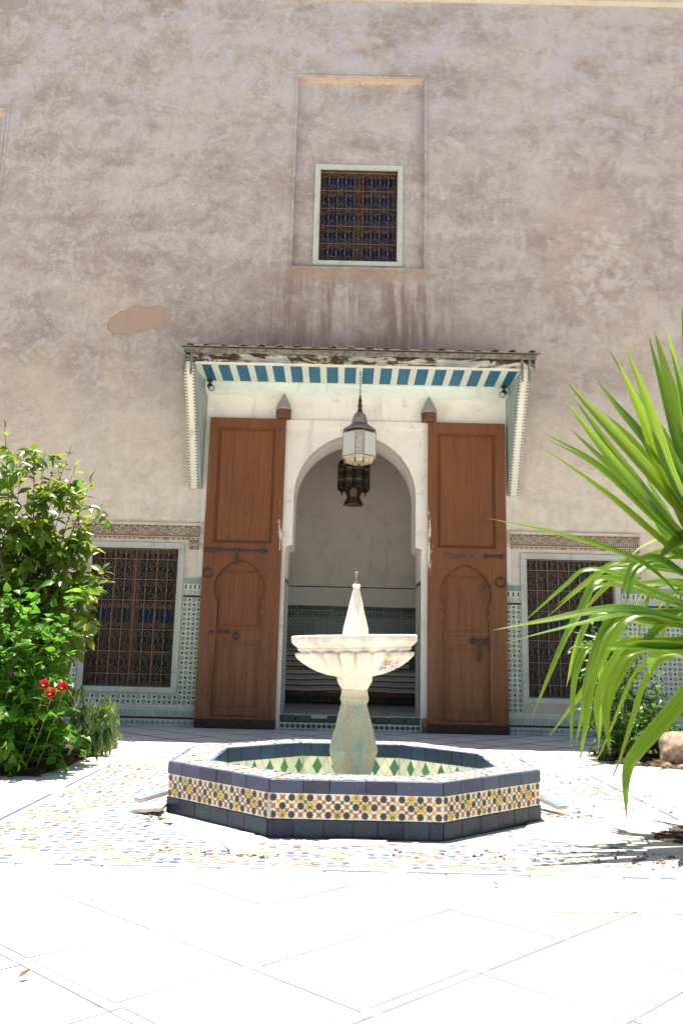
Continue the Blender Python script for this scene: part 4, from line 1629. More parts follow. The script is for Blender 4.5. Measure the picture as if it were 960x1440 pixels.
g.prism([(-1.02, 6.197), (-1.10, 6.197), (-1.12, 6.22), (-1.12, 6.25), (-1.14, 6.258), (-1.14, 6.27), (-1.02, 6.27)], KX0 + .0, KX1 - .0, 'x')
g.build("upper_fascia", M['greywood'], can)
g = MB()
g.prism([(-1.20, 6.275), (-1.20, 6.29), (-.002, 6.52), (-.002, 6.50)], KX0 - .05, KX1 + .05, 'x')
g.build("roof_deck", M['greywood'], can)
nt_ = 20
for k in range(nt_):
    x = KX0 + .10 + (KX1 - KX0 - .2) * k / (nt_ - 1) + R(-.02, .02)
    L = R(0, .05)
    g = MB()
    y0 = -1.245 - L
    n = 6
    vs = []
    for (yy, zz) in ((y0, 6.285 + R(-.008, .008)), (-.03, 6.515)):
        for rr in (.055, .040):
            for q in range(n + 1):
                a = pi * q / n
                vs.append((x + rr * cos(a), yy, zz + rr * .45 * sin(a)))
    m_ = n + 1
    fs = []
    for q in range(n):
        fs += [(q, q + 1, 2 * m_ + q + 1, 2 * m_ + q), (m_ + q + 1, m_ + q, 3 * m_ + q, 3 * m_ + q + 1), (q + 1, q, m_ + q, m_ + q + 1)]
    g.add(vs, fs)
    g.build("roof_tile", M['rooftile'], can)
    g = MB()
    if k < nt_ - 1:
        g.cbox(x + .07, x + .23, -1.225 - R(0, .03), -.03, 6.272, 6.289, .004, 0)
        g2 = MB()
        g2.add([(v[0], v[1], v[2] + (v[1] + 1.2) * .192 + .006) for v in g.v], g.f)
        g2.build("pan_tile", M['rooftile'], can)
# bracket cheeks
for s, xo, xi in ((1, -2.83, -2.69), (-1, 3.02, 2.88)):
    xa, xb = min(xo, xi), max(xo, xi)
    g = MB()
    prof = [(-.026, 4.06), (-.05, 4.03)]
    for k in range(1, 11):
        t = k / 10
        prof.append((-.05 - 1.0 * (t + .10 * sin(pi * t) * 0 - .05 * sin(pi * t)), 4.03 + 2.06 * t))
    prof += [(-1.05, 6.15), (-.026, 6.15)]
    front = prof[1:12]
    g.prism(prof, xa + .012, xb - .012, 'x')
    splay = lambda v: (v[0] + s * ((.13 if (v[0] > (xa + xb) / 2) == (s > 0) else .05) if s > 0 else (.10 if v[0] < (xa + xb) / 2 else .05)) * max(0, 1 + v[1] / 1.05), v[1], v[2])
    g.v = [splay(v) for v in g.v]
    ck = g.build("bracket", M['mintdark'], can)
    g = MB()
    for i in range(len(front) - 1):
        (y0, z0), (y1, z1) = front[i], front[i + 1]
        vs = [(x, y, z) for (y, z) in ((y0, z0), (y1, z1)) for (x, dy) in ((xa + .012, 0), (xb - .002, 0))]
        vs = [(xa + .012, y0 - .02, z0), (xb - .0, y0 - .02, z0), (xb, y1 - .02, z1), (xa + .012, y1 - .02, z1), (xa + .012, y0 + .03, z0), (xb, y0 + .03, z0), (xb, y1 + .03, z1), (xa + .012, y1 + .03, z1)]
        g.add(vs, [(0, 1, 2, 3), (4, 7, 6, 5), (0, 4, 5, 1), (2, 6, 7, 3), (1, 5, 6, 2), (0, 3, 7, 4)])
    g.v = [(v[0] + s * .05 * max(0, 1 + v[1] / 1.05), v[1], v[2]) for v in g.v]
    g.build("bracket_edge", M['ivory'], ck)
    g = MB()
    for xx, dr_ in ((xa + .006, -1), (xb + .002, 1)):
        L = 0
        N = 42
        for i in range(N):
            t = (i + .5) / N * 10
            j = min(9, int(t))
            f = t - j
            y = front[j][0] + (front[j + 1][0] - front[j][0]) * f - .022
            z = front[j][1] + (front[j + 1][1] - front[j][1]) * f
            g.cbox(xx - .017, xx + .017, y - .026, y + .0, z - .0150, z + .0150, .008)
    for xx in (xa + .006, xb + .002):
        for i in range(len(front) - 1):
            (y0, z0), (y1, z1) = front[i], front[i + 1]
            vs = [(xx + q, y + d, z) for (y, z) in ((y0, z0), (y1, z1)) for q, d in ((-.015, -.0325), (.015, -.0325), (.015, .03), (-.015, .03))]
            g.add(vs, [(0, 1, 5, 4), (1, 2, 6, 5), (3, 0, 4, 7)], 1)
    g.v = [(v[0] + s * .05 * max(0, 1 + v[1] / 1.05), v[1], v[2]) for v in g.v]
    g.build("tooth_trim", [M['ivory'], M['friezedirt']], ck, kind='stuff')
    g = MB()
    for xx in (xa - .012, xb - .028):
        g.prism([(-1.13, 6.255), (-1.13, 5.86), (-1.105, 5.80), (-1.09, 5.86), (-1.09, 6.255)], xx, xx + .035, 'x')
    g.build("corner_drop", M['greywood'], ck)
    # small lamps tucked in the soffit corners
for x, s, lab in ((-2.49, 1, "small black spotlight in the canopy's corner above the bolted door leaf"), (2.72, -1, "small black spotlight in the canopy's corner above the chipped door leaf")):
    sp = thing("spotlight", lab, "spotlight", (x, -.33, 5.80), "spotlights under the canopy")
    g = MB()
    g.lathe([(.045, 0), (.05, .02), (.05, .05), (.03, .055)], 12, M=T(x, -.33, 5.905))
    g.cbox(x - .012, x + .012, -.345, -.315, 5.80, 5.91, .003)
    g.build("mount", M['black'], sp)
    g = MB()
    mt = T(x + s * .02, -.36, 5.81, s * .5, radians(125))
    g.lathe([(.03, -.07), (.05, -.055), (.055, .06), (.058, .08)], 14, M=mt)
    g.build("lamp_housing", M['black'], sp, smooth=40)
    g = MB()
    g.lathe([(.045, .079), (.045, .083), (.0, .084)], 14, M=mt)
    g.build("lens", M['lens'], sp)


# ------------------------------------------------------------------ lanterns
def chain(g, x, y, z0, z1, r=.016):
    n = int((z1 - z0) / (r * 3.1))
    for k in range(n):
        z = z0 + (k + .5) * (z1 - z0) / n
        rr = (z1 - z0) / n * .62
        pts = [(x + (r * cos(a) if k % 2 else 0), y + (0 if k % 2 else r * cos(a)), z + rr * sin(a)) for a in [2 * pi * q / 10 for q in range(11)]]
        g.tube(pts, .0048, 4, cap=False)


LX, LY = .165, -.95
lan = thing("glass_lantern", "tin and glass lantern hanging on a chain in front of the arch", "lantern", (LX, LY, 4.25), "lanterns hanging at the doorway")
g = MB()
chain(g, LX, LY, 5.53, 5.965)
g.build("chain", M['iron'], lan)
g = MB()
g.lathe([(.028, 5.23), (.05, 5.27), (.03, 5.31), (.042, 5.36), (.025, 5.40), (.033, 5.45), (.018, 5.50), (.012, 5.55)], 10, M=T(LX, LY, 0))
g.build("finial", M['iron'], lan, smooth=50)


def octo(a, c):
    """square of half-diagonal a turned 45 degrees with corners cut by c"""
    pts = []
    for k in range(4):
        an = -pi / 2 + k * pi / 2
        d, t = Vector((cos(an), sin(an))), Vector((-sin(an), cos(an)))
        pts += [d * (a - c) - t * c, d * (a - c) + t * c]
    return [(p.x, p.y) for p in pts]


def frust(g, rings, mi=0, capb=True, capt=True, cx=LX, cy=LY):
    n = len(rings[0][0])
    vs = [(cx + p[0], cy + p[1], z) for r_, z in rings for p in r_]
    fs = [(i * n + k, i * n + (k + 1) % n, (i + 1) * n + (k + 1) % n, (i + 1) * n + k) for i in range(len(rings) - 1) for k in range(n)]
    if capb:
        fs.append(tuple(reversed(range(n))))
    if capt:
        fs.append(tuple((len(rings) - 1) * n + k for k in range(n)))
    g.add(vs, fs, mi)


A, C_ = .345, .07
g = MB()
g.lathe([(.135, 5.045), (.128, 5.09), (.118, 5.15), (.095, 5.205), (.06, 5.235), (.02, 5.245)], 16, M=T(LX, LY, 0))
frust(g, [(octo(.24, .05), 4.99), (octo(.19, .045), 5.03), (octo(.14, .04), 5.05)])
frust(g, [(octo(.325, .055), 4.925), (octo(.325, .055), 4.94), (octo(.245, .05), 4.995)])
g.build("lantern_cap", M['lmetal'], lan, smooth=35)
g = MB()
for k in range(8):
    p0, p1 = octo(A, C_)[k], octo(A, C_)[(k + 1) % 8]
    q0, q1 = octo(A - .05, C_)[k], octo(A - .05, C_)[(k + 1) % 8]
    b0 = octo(.27, .05)[k]
    g.tube([(LX + b0[0] * .98, LY + b0[1] * .98, 4.935), (LX + p0[0], LY + p0[1], 4.87), (LX + p0[0], LY + p0[1], 4.47), (LX + q0[0] * .96, LY + q0[1] * .96, 4.37)], .010, 5)
    for z in (4.87, 4.47):
        g.tube([(LX + p0[0], LY + p0[1], z), (LX + p1[0], LY + p1[1], z)], .009, 5)
g.build("lantern_frame", M['lmetal'], lan)
for k in range(8):
    p0, p1 = Vector(octo(A, C_)[k]), Vector(octo(A, C_)[(k + 1) % 8])
    t = (p1 - p0).normalized() * .011
    p0, p1 = p0 + t, p1 - t
    nrm = Vector(((p1 - p0).y, -(p1 - p0).x)).normalized() * .004
    g = MB()
    vs = [(LX + p.x + o.x, LY + p.y + o.y, z) for z in (4.48, 4.86) for p, o in ((p0, nrm), (p1, nrm), (p1, -nrm), (p0, -nrm))]
    g.add(vs, [(0, 1, 5, 4), (1, 2, 6, 5), (2, 3, 7, 6), (3, 0, 4, 7), (4, 5, 6, 7), (3, 2, 1, 0)])
    g.build("pane", M['lglass'] if k % 2 else M['tinlight'], lan)
    # star cut in the narrow panels' tin
g = MB()
frust(g, [(octo(.20, .05), 4.355), (octo(.275, .055), 4.375), (octo(A - .008, C_), 4.455), (octo(A - .008, C_), 4.468)], capt=False)
g.build("lantern_base", M['lbase'], lan)
for k in range(0, 8):
    p0 = octo(A - .03, C_)[k]
    g = MB()
    g.lathe([(.001, 4.33), (.014, 4.35), (.006, 4.37), (.014, 4.40), (.004, 4.44)], 6, M=T(LX + p0[0], LY + p0[1], 0))
    g.build("drop", M['brass'], lan)
g = MB()
g.lathe([(.001, 4.30), (.02, 4.325), (.01, 4.35), (.02, 4.36)], 8, M=T(LX, LY, 0))
g.build("drop", M['brass'], lan)

RX, RY = .115, 1.6
ln2 = thing("brass_lantern", "dark pierced brass lantern of clustered tubes hanging inside the arch", "lantern", (RX, RY, 4.05), "lanterns hanging at the doorway")
g = MB()
chain(g, RX, RY, 5.2, 5.98, .02)
g.build("chain", M['iron'], ln2)
g = MB()
g.lathe([(.235, 4.40), (.235, 4.84), (.15, 4.93), (.10, 5.05), (.03, 5.2), (.01, 5.22)], 12, M=T(RX, RY, 0))
g.build("lantern_body", M['brassdk'], ln2)
for k in range(8):
    a = k * pi / 4 + pi / 8
    x, y = RX + .245 * cos(a), RY + .245 * sin(a)
    g = MB()
    g.lathe([(.002, 4.24), (.014, 4.28), (.008, 4.31), (.070, 4.36), (.084, 4.38), (.084, 4.83), (.065, 4.90), (.018, 4.93), (.004, 4.98)], 8, M=T(x, y, 0))
    tb = g.build("lantern_tube", M['brassdk'], ln2)
    for z in (4.38, 4.485, 4.59, 4.70, 4.82):
        g = MB()
        g.lathe([(.082, z - .011), (.091, z - .006), (.091, z + .006), (.082, z + .011)], 8, M=T(x, y, 0))
        g.build("band", M['brass'], tb)
    for z in (4.53, 4.745):
        g = MB()
        g.lathe([(.085, z - .020), (.0865, z), (.085, z + .020)], 8, M=T(x, y, 0))
        g.build("glass_band", M['smoke'], tb)
g = MB()
g.lathe([(.20, 4.06), (.205, 4.075), (.135, 4.19), (.13, 4.215), (.20, 4.36), (.23, 4.41)], 8, off=.5, M=T(RX, RY, 0))
g.build("lantern_skirt", M['brass'], ln2)

# ------------------------------------------------------------------ the room behind the arch
g = MB()
g.box(-5.0, 5.2, 1.003, 3.9, .20, .249)
rf = struct(g.build("room_floor", M['joint'] if False else M['room']), "shaded tiled floor of the room behind the arch")
g = MB()
g.box(-5.0, 5.2, 3.8, 4.0, .2, 6.2)
rw = struct(g.build("room_wall", M['room']), "dim grey plaster back wall of the room")
g = MB()
g.box(-5.0, 5.2, 1.0, 4.0, 6.2, 6.4)
struct(g.build("room_ceiling", M['room']))
g = MB()
g.box(-5.2, -5.0, 1.001, 4.0, .2, 6.4)
struct(g.build("room_wall", M['room']))
g = MB()
g.box(5.2, 5.4, 1.001, 4.0, .2, 6.4)
struct(g.build("room_wall", M['room']))
# floor tiles: diagonal squares
for i in range(-13, 14):
    for j in range(-13, 14):
        x, y = .1 + (i - j) * .23, 2.4 + (i + j) * .23
        if not (abs(x - .1) < 1.6 and 0.9 < y < 3.5):
            continue
        q = [(x, y - .222), (x + .222, y), (x, y + .222), (x - .222, y)]
        q = clip(clip(q, 0, 1, 3.79), 0, -1, -1.0)
        if len(q) < 3:
            continue
        g = MB()
        g.prism(q, .24, .2535 + R(-.001, .001), 'z')
        g.build("tile", M['rwhite'], rf)
# step with glazed riser
g = MB()
g.box(-1.055, 1.295, -.035, 1.002, .002, .243)
st = g.build("door_step", M['grout'], wall)
n = 9
for k in range(n):
    x0, x1 = -1.055 + 2.35 * k / n, -1.055 + 2.35 * (k + 1) / n
    put('circdark', 2.35 / n, .11, (x0 + x1) / 2, .06, -.0355, st, 0, "step_tile")
    if True:
        g = MB()
        g.cbox(x0 + .002, x1 - .002, -.065, .03, .122, .235 - R(0, .012) - (.04 if k == 2 else 0), .018)
        g.build("nosing_tile", M['rgreen'], st)
for k in range(14):
    for j in range(4):
        x0, x1 = -1.055 + 2.35 * k / 14, -1.055 + 2.35 * (k + 1) / 14
        g = MB()
        g.cbox(x0 + .002, x1 - .002, .034 + j * .24, .032 + (j + 1) * .24, .236, .2500 + R(-.001, .001), .003)
        g.build("tile", M['rwhite'] if (k + j) % 2 else M['greyplaster'], st)
g = MB()
g.box(1.30, 1.42, -.09, -.05, .0, .22)
g.prism([(1.30, .0), (1.43, .0), (1.42, .16), (1.35, .24), (1.30, .21)], -.11, -.08, 'y')
g.build("worn_corner", M['chip'], st)
# dado of the back wall
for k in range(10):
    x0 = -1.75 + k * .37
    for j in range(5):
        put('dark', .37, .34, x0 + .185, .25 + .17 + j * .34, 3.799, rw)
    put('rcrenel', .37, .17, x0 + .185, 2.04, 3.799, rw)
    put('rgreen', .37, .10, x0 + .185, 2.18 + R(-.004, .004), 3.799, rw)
g = MB()
g.cbox(-4.9, 5.1, 3.78, 3.799, 2.62, 2.64, .004)
g.box(-4.9, 5.1, 3.792, 3.7995, 2.24, 2.6195, 1)
g.build("wall_ledge", [M['shutterdk'], M['soffitwash']], rw)
# bench
be = thing("bench", "low bench under a striped cloth against the dim room wall", "bench", (.1, 3.3, .25))
g = MB()
g.cbox(-1.9, 2.1, 2.93, 3.72, .40, .50, .01)
g.build("base_board", M['benchwood'], be)
for x in (-1.7, .1, 1.9):
    for y in (3.0, 3.65):
        g = MB()
        g.cbox(x - .05, x + .05, y - .05, y + .05, .255, .40, .006)
        g.build("leg", M['benchwood'], be)


def pad(x0, x1, y0, y1, z0, z1, mat, name, nx=26, sag=.03, rad=.09):
    g = MB()
    prof = []
    for k in range(5):
        a = pi / 2 * k / 4
        prof.append((y0 + rad - rad * cos(a), z1 - rad + rad * sin(a)))
    prof = [(y0 + .01, z0)] + prof
    for k in range(1, 6):
        prof.append((y0 + rad + (y1 - y0 - rad) * k / 5, z1 + .012 * sin(pi * k / 5)))
    prof.append((y1, z0))
    vs = []
    for i in range(nx + 1):
        x = x0 + (x1 - x0) * i / nx
        for k, (y, z) in enumerate(prof):
            wv = sag * (sin(x * 3.1 + k) * .4 + sin(x * 7.3 + k * 1.7) * .35)
            vs.append((x, y - abs(wv) * .6, z + (wv * .5 if z > z0 + .01 else 0)))
    m_ = len(prof)
    fs = [(i * m_ + k, i * m_ + (k + 1) % m_, (i + 1) * m_ + (k + 1) % m_, (i + 1) * m_ + k) for i in range(nx) for k in range(m_)]
    fs += [tuple(range(m_ - 1, -1, -1)), tuple(nx * m_ + k for k in range(m_))]
    g.add(vs, fs)
    g.build(name, mat, be, smooth=60)


pad(-1.85, 2.05, 2.88, 3.75, .49, .93, M['cloth'], "mattress")
pad(-1.85, 1.35, 3.35, 3.78, .92, 1.34, M['cloth'], "back_cushion", rad=.14)

# ------------------------------------------------------------------ fountain basin
bas = thing("fountain_basin", "octagonal low fountain basin clad in navy tile and yellow brown mosaic", "basin", (BC[0], BC[1], 0))
HW, IW, ZT = 1.5, 1.16, .396
tn = math.tan(pi / 8)


def octv(h):
    return [(BC[0] + h / cos(pi / 8) * cos(pi / 8 + k * pi / 4), BC[1] + h / cos(pi / 8) * sin(pi / 8 + k * pi / 4)) for k in range(8)]


g = MB()
g.prism(octv(HW - .014), -.02, ZT - .012, 'z', holes=[octv(IW + .014)])
g.build("basin_wall", M['grout'], bas)
g = MB()
g.prism(octv(IW + .02), -.02, .03, 'z')
g.build("basin_floor", M['zwhite2'], bas)


def fmat(k):
    return Matrix.Translation((BC[0], BC[1], 0)) @ Matrix.Rotation(k * pi / 4, 4, 'Z')


def split(L, lo, hi):
    out, a = [], -L / 2
    while a < L / 2 - 1e-6:
        b = a + R(lo, hi)
        if L / 2 - b < lo * .6:
            b = L / 2
        out.append((a, b))
        a = b
    return out


ZM = [M['zwhite'], M['zblack'], M['zbrown'], M['zyellow'], M['zgreen']]
for k in range(8):
    F = fmat(k)
    L = 2 * HW * tn
    for a, b in split(L - .004, .17, .30):
        g = MB()
        g.cbox(HW - .016, HW + R(.004, .008), a + .002, b - .002, .300, ZT - R(.001, .006), .004, 0, F)
        g.build("rim_tile", M['navy'], bas)
    for a, b in split(L - .01, .15, .23):
        g = MB()
        g.cbox(HW - .016, HW + R(.001, .006), a + .002, b - .002, .0, .124, .004, 0, F)
        g.build("foot_tile", M['navydeep'], bas)
    g = MB()
    g.box(HW - .0139, HW - .004, -L / 2 + .003, L / 2 - .003, .126, .298, 0, F)
    nx, nz = round(L / .066), 3
    sx, sz = L / nx, .172 / nz

    def pp(poly, mi, h=.0022):
        h += R(0, .0012)
        n = len(poly)
        x = HW - .004
        vs = [(x + h, u, v) for u, v in poly] + [(x - .001, u, v) for u, v in poly]
        g.add(vs, [tuple(range(n))] + [(q, q + n, (q + 1) % n + n, (q + 1) % n) for q in range(n)], mi, F)
    for i in range(nx):
        for j in range(nz):
            u, v = -L / 2 + (i + .5) * sx, .126 + (j + .5) * sz
            if (i + j) % 2 == 0:
                pp(star(u, v, .0262, 8, .84), 1)
            else:
                ye = ((i + (2 if j == 1 else 0)) // 2) % 2 == 0 if j != 1 else (i // 2) % 2 == 1
                ye = ((i - j) // 2) % 3 == 0 if j != 1 else ((i + 1) // 2) % 3 == 2
                m1, m2 = (3, 4) if ye else (2, 2)
                s_ = .0125
                c4 = [(u + .004 * cos(q * pi / 2), v + .004 * sin(q * pi / 2)) for q in range(4)]
                pp(star(u, v, .0275, 4, .45, pi / 4), 4 if ye else 2)
                for dx, dz in ((.5, 0), (-.5, 0), (0, .5), (0, -.5)):
                    if ye:
                        pp([(u + dx * .040 + q[0] * .0125, v + dz * .033 + q[1] * .0115) for q in ((-1, -1), (1, -1), (1, 1), (-1, 1))], 3)
            # small squares between nodes
            for dx, dz in ((.5, .5),):
                uu, vv = u + dx * sx, v + dz * sz
                if uu < L / 2 - .01 and vv < .292:
                    pp([(uu + q[0] * .0118, vv + q[1] * .0118) for q in ((-1, -1), (1, -1), (1, 1), (-1, 1))], random.choice((2, 2, 2, 3, 4)))
    g.build("mosaic_band", ZM, bas, kind='stuff')
    # rim top
    Lo, Li = 2 * HW * tn, 2 * IW * tn
    g = MB()
    for a, b in split(Lo - .03, .07, .2):
        if random.random() < .85:
            g.cbox(HW - .036, HW - .008, a + .002, b - .002, ZT - .011, ZT + .001 - R(0, .003), .002, 1, F)
    for a, b in split(Li - .01, .07, .2):
        if random.random() < .8:
            g.cbox(IW + .004, IW + .030, a + .002, b - .002, ZT - .011, ZT + .001 - R(0, .003), .002, 1, F)
    nr = 7
    for r_ in range(nr):
        xr = IW + .05 + (HW - IW - .10) * r_ / (nr - 1)
        Lr = 2 * xr * tn - .03
        nn = int(Lr / .038)
        for q in range(nn):
            if random.random() < .08:
                continue
            u = -Lr / 2 + (q + .5) * Lr / nn
            s_ = .0165
            mi = 0 if (q + r_) % 2 else random.choice((2, 3, 0, 2, 4, 1, 0))
            g.cbox(xr - s_, xr + s_, u - s_, u + s_, ZT - .011, ZT - .002 + R(-.002, .002), .002, mi, F)
    g.build("rim_mosaic", [M['fw'], M['fb'], M['fy'], M['fo'], M['fg']], bas, kind='stuff')
    # inside: blue course and diamonds
    for a, b in split(Li - .004, .10, .26):
        g = MB()
        g.cbox(IW - R(.004, .008), IW + .016, a + .002, b - .002, .268, ZT - R(.002, .006), .004, 0, F)
        g.build("inner_tile", M['innerblue'], bas)
    nd = 10
    du = Li / nd
    zc, hh = .172, .084
    for q in range(-1, nd + 1):
        u = -Li / 2 + (q + .5) * du
        for (dz, off) in ((0, 0), (hh, .5), (-hh, .5), (-2 * hh, 0)):
            uu, v = u + off * du, zc + dz
            p = [(uu - du * .48, v), (uu, v - hh * .96), (uu + du * .48, v), (uu, v + hh * .96)]
            for nx_, nz_, d in ((1, 0, Li / 2 - .003), (-1, 0, Li / 2 - .003), (0, 1, .264), (0, -1, -.032)):
                p = clip(p, nx_, nz_, d)
                if len(p) < 3:
                    break
            if len(p) < 3:
                continue
            green = off == 0 and dz == 0 and q % 2 == 0
            g = MB()
            n = len(p)
            x = IW + .014
            h = .010 + R(-.002, .002)
            vs = [(x - h, a, b) for a, b in p] + [(x, a, b) for a, b in p]
            g.add(vs, [tuple(reversed(range(n)))] + [(i, (i + 1) % n, (i + 1) % n + n, i + n) for i in range(n)], 0, F)
            g.build("diamond_tile", M['zgreen'] if green else M['zwhite2'], bas)
# cement smear on the front left corner
fl = octv(HW)[4]
fl = octv(HW)[5 - 0] if False else octv(HW)[4]
cfl = [p for p in octv(HW) if p[0] < BC[0] and p[1] < BC[1] - 1.0][0]
g = MB()
ang = atan2(cfl[1] - BC[1], cfl[0] - BC[0])
mt = T(cfl[0] - .004 * cos(ang), cfl[1] - .004 * sin(ang), 0, ang)
pts = []
for z in [.135 + .165 * k / 8 for k in range(9)]:
    wv = R(.018, .038)
    pts += [(-.016 - .0, -wv, z), (.006, 0, z), (-.016, wv, z)]
fs = []
for k in range(8):
    fs += [(k * 3, k * 3 + 1, k * 3 + 4, k * 3 + 3), (k * 3 + 1, k * 3 + 2, k * 3 + 5, k * 3 + 4)]
g.add(pts, fs, 0, mt)
g.build("cement_repair", M['cement'], bas)

# ------------------------------------------------------------------ stone fountain
FX, FY = .05, -7.44
fo = thing("stone_fountain", "cream stone fountain with fluted bowl and pointed cone on a teal pedestal", "fountain", (FX, FY, .03))
MF = Matrix.Translation((FX, FY, 0))


def fpart(name, prof, n, mat, rf=None, off=.5, smooth=30, tilt=0, seg_noise=.003, piv=1.1):
    g = MB()
    g.lathe(prof, n, off=off, rf=rf)
    rr = random.Random(5)
    g.v = [(x + rr.uniform(-1, 1) * seg_noise, y + rr.uniform(-1, 1) * seg_noise, z + rr.uniform(-1, 1) * seg_noise * .6) for x, y, z in g.v]
    mt = MF @ Matrix.Translation((0, 0, piv)) @ Matrix.Rotation(tilt, 4, 'Y') @ Matrix.Translation((0, 0, -piv)) if tilt else MF
    o = link(name, g.mesh(name, mat, smooth), fo, mt)
    return o


def facets(prof):
    return prof


fpart("pedestal", [(.175, .03), (.19, .07), (.165, .12), (.160, .24), (.19, .33), (.222, .43), (.226, .455), (.218, .50), (.175, .66), (.130, .815), (.121, .838),
                   (.121, .845), (.128, .862), (.139, .890), (.135, .905), (.118, .965), (.117, .972)], 8, M['stoneteal'], smooth=False, seg_noise=.0035)
fpart("neck", [(.118, .970), (.128, .985), (.142, 1.01), (.158, 1.04), (.160, 1.085), (.150, 1.10)], 16, M['stone'], smooth=35)
NL = 20


def gad(r, z, a):
    ph = abs(((a * NL / (2 * pi)) % 1) - .5) * 2
    lobe = sqrt(max(0, 1 - ph * ph))
    e = max(0, min(1, (z - 1.095) / .10))
    r2 = r * (1 - .17 * e * (1 - lobe) ** .8)
    zt = 1.258 + .040 * lobe ** .7
    t = max(0, min(1, (zt - z) / .012))
    t = t * t * (3 - 2 * t)
    return .478 + (r2 - .478) * t if r2 > .478 and z > 1.24 else r2


prof = [(.145, 1.075), (.175, 1.082), (.26, 1.10), (.34, 1.128), (.41, 1.162), (.47, 1.20), (.505, 1.230), (.524, 1.25)] + [(.530 + .006 * sin(pi * k / 10), 1.254 + .0052 * k) for k in range(11)]
fpart("bowl", prof, NL * 10, M['stone'], gad, 0, 50, -.034, .0015)
fpart("bowl_rim", [(.470, 1.296), (.500, 1.306), (.512, 1.318), (.508, 1.328), (.512, 1.338), (.530, 1.348), (.552, 1.368), (.562, 1.378), (.566, 1.40), (.566, 1.428), (.558, 1.438), (.50, 1.437), (.47, 1.41), (.30, 1.38)], 72, M['stone'], None, 0, 35, -.034, .0025)
fpart("cone", [(.13, 1.40), (.128, 1.45), (.118, 1.50), (.088, 1.62), (.058, 1.745), (.034, 1.845), (.026, 1.862), (.038, 1.868), (.040, 1.892), (.030, 1.898)], 8, M['stone'], None, .5, False, 0, .003)
fpart("nozzle", [(.020, 1.896), (.020, 1.925), (.012, 1.93), (.010, 1.965), (.016, 1.97), (.014, 1.985), (.017, 1.99), (.016, 2.005), (.008, 2.01)], 10, M['nozzle'], None, 0, 30, 0, 0)
# ------------------------------------------------------------------ plants
def leaf_mesh(name, mat, L, W, fold=.25, droop=.25, n=4, lobes=0):
    """leaf along +y from the origin, upper side +z"""
    g = MB()
    vs, fs = [], []
    for k in range(n + 1):
        t = k / n
        wv = W * (sin(pi * min(1, t ** .75)) ** .9) * .5 if not lobes else W * .5 * sin(pi * t ** .7) * (.62 + .38 * abs(cos(pi * t * lobes)))
        if k == 0:
            wv = W * .02
        if k == n:
            wv = 0.001
        y = L * t
        z = -droop * L * t * t
        vs += [(-wv, y, z + fold * wv), (0, y, z), (wv, y, z + fold * wv)]
    for k in range(n):
        a, b = k * 3, k * 3 + 3
        fs += [(a, a + 1, b + 1, b), (a + 1, a + 2, b + 2, b + 1)]
    g.add(vs, fs)
    return g.mesh(name, mat, 'all'), vs, fs


def orient(p, d, up, s=1, roll=0):
    """matrix: +y along d, +z near up"""
    y = d.normalized()
    x = y.cross(up)
    x = x.normalized() if x.length > 1e-4 else Vector((1, 0, 0))
    z = x.cross(y)
    m = Matrix((x, y, z)).transposed()
    if roll:
        m = Matrix.Rotation(roll, 3, y) @ m
    return Matrix.Translation(p) @ m.to_4x4() @ Matrix.Scale(s, 4)


CAMP = Vector((-.097, -15.78, 1.3))


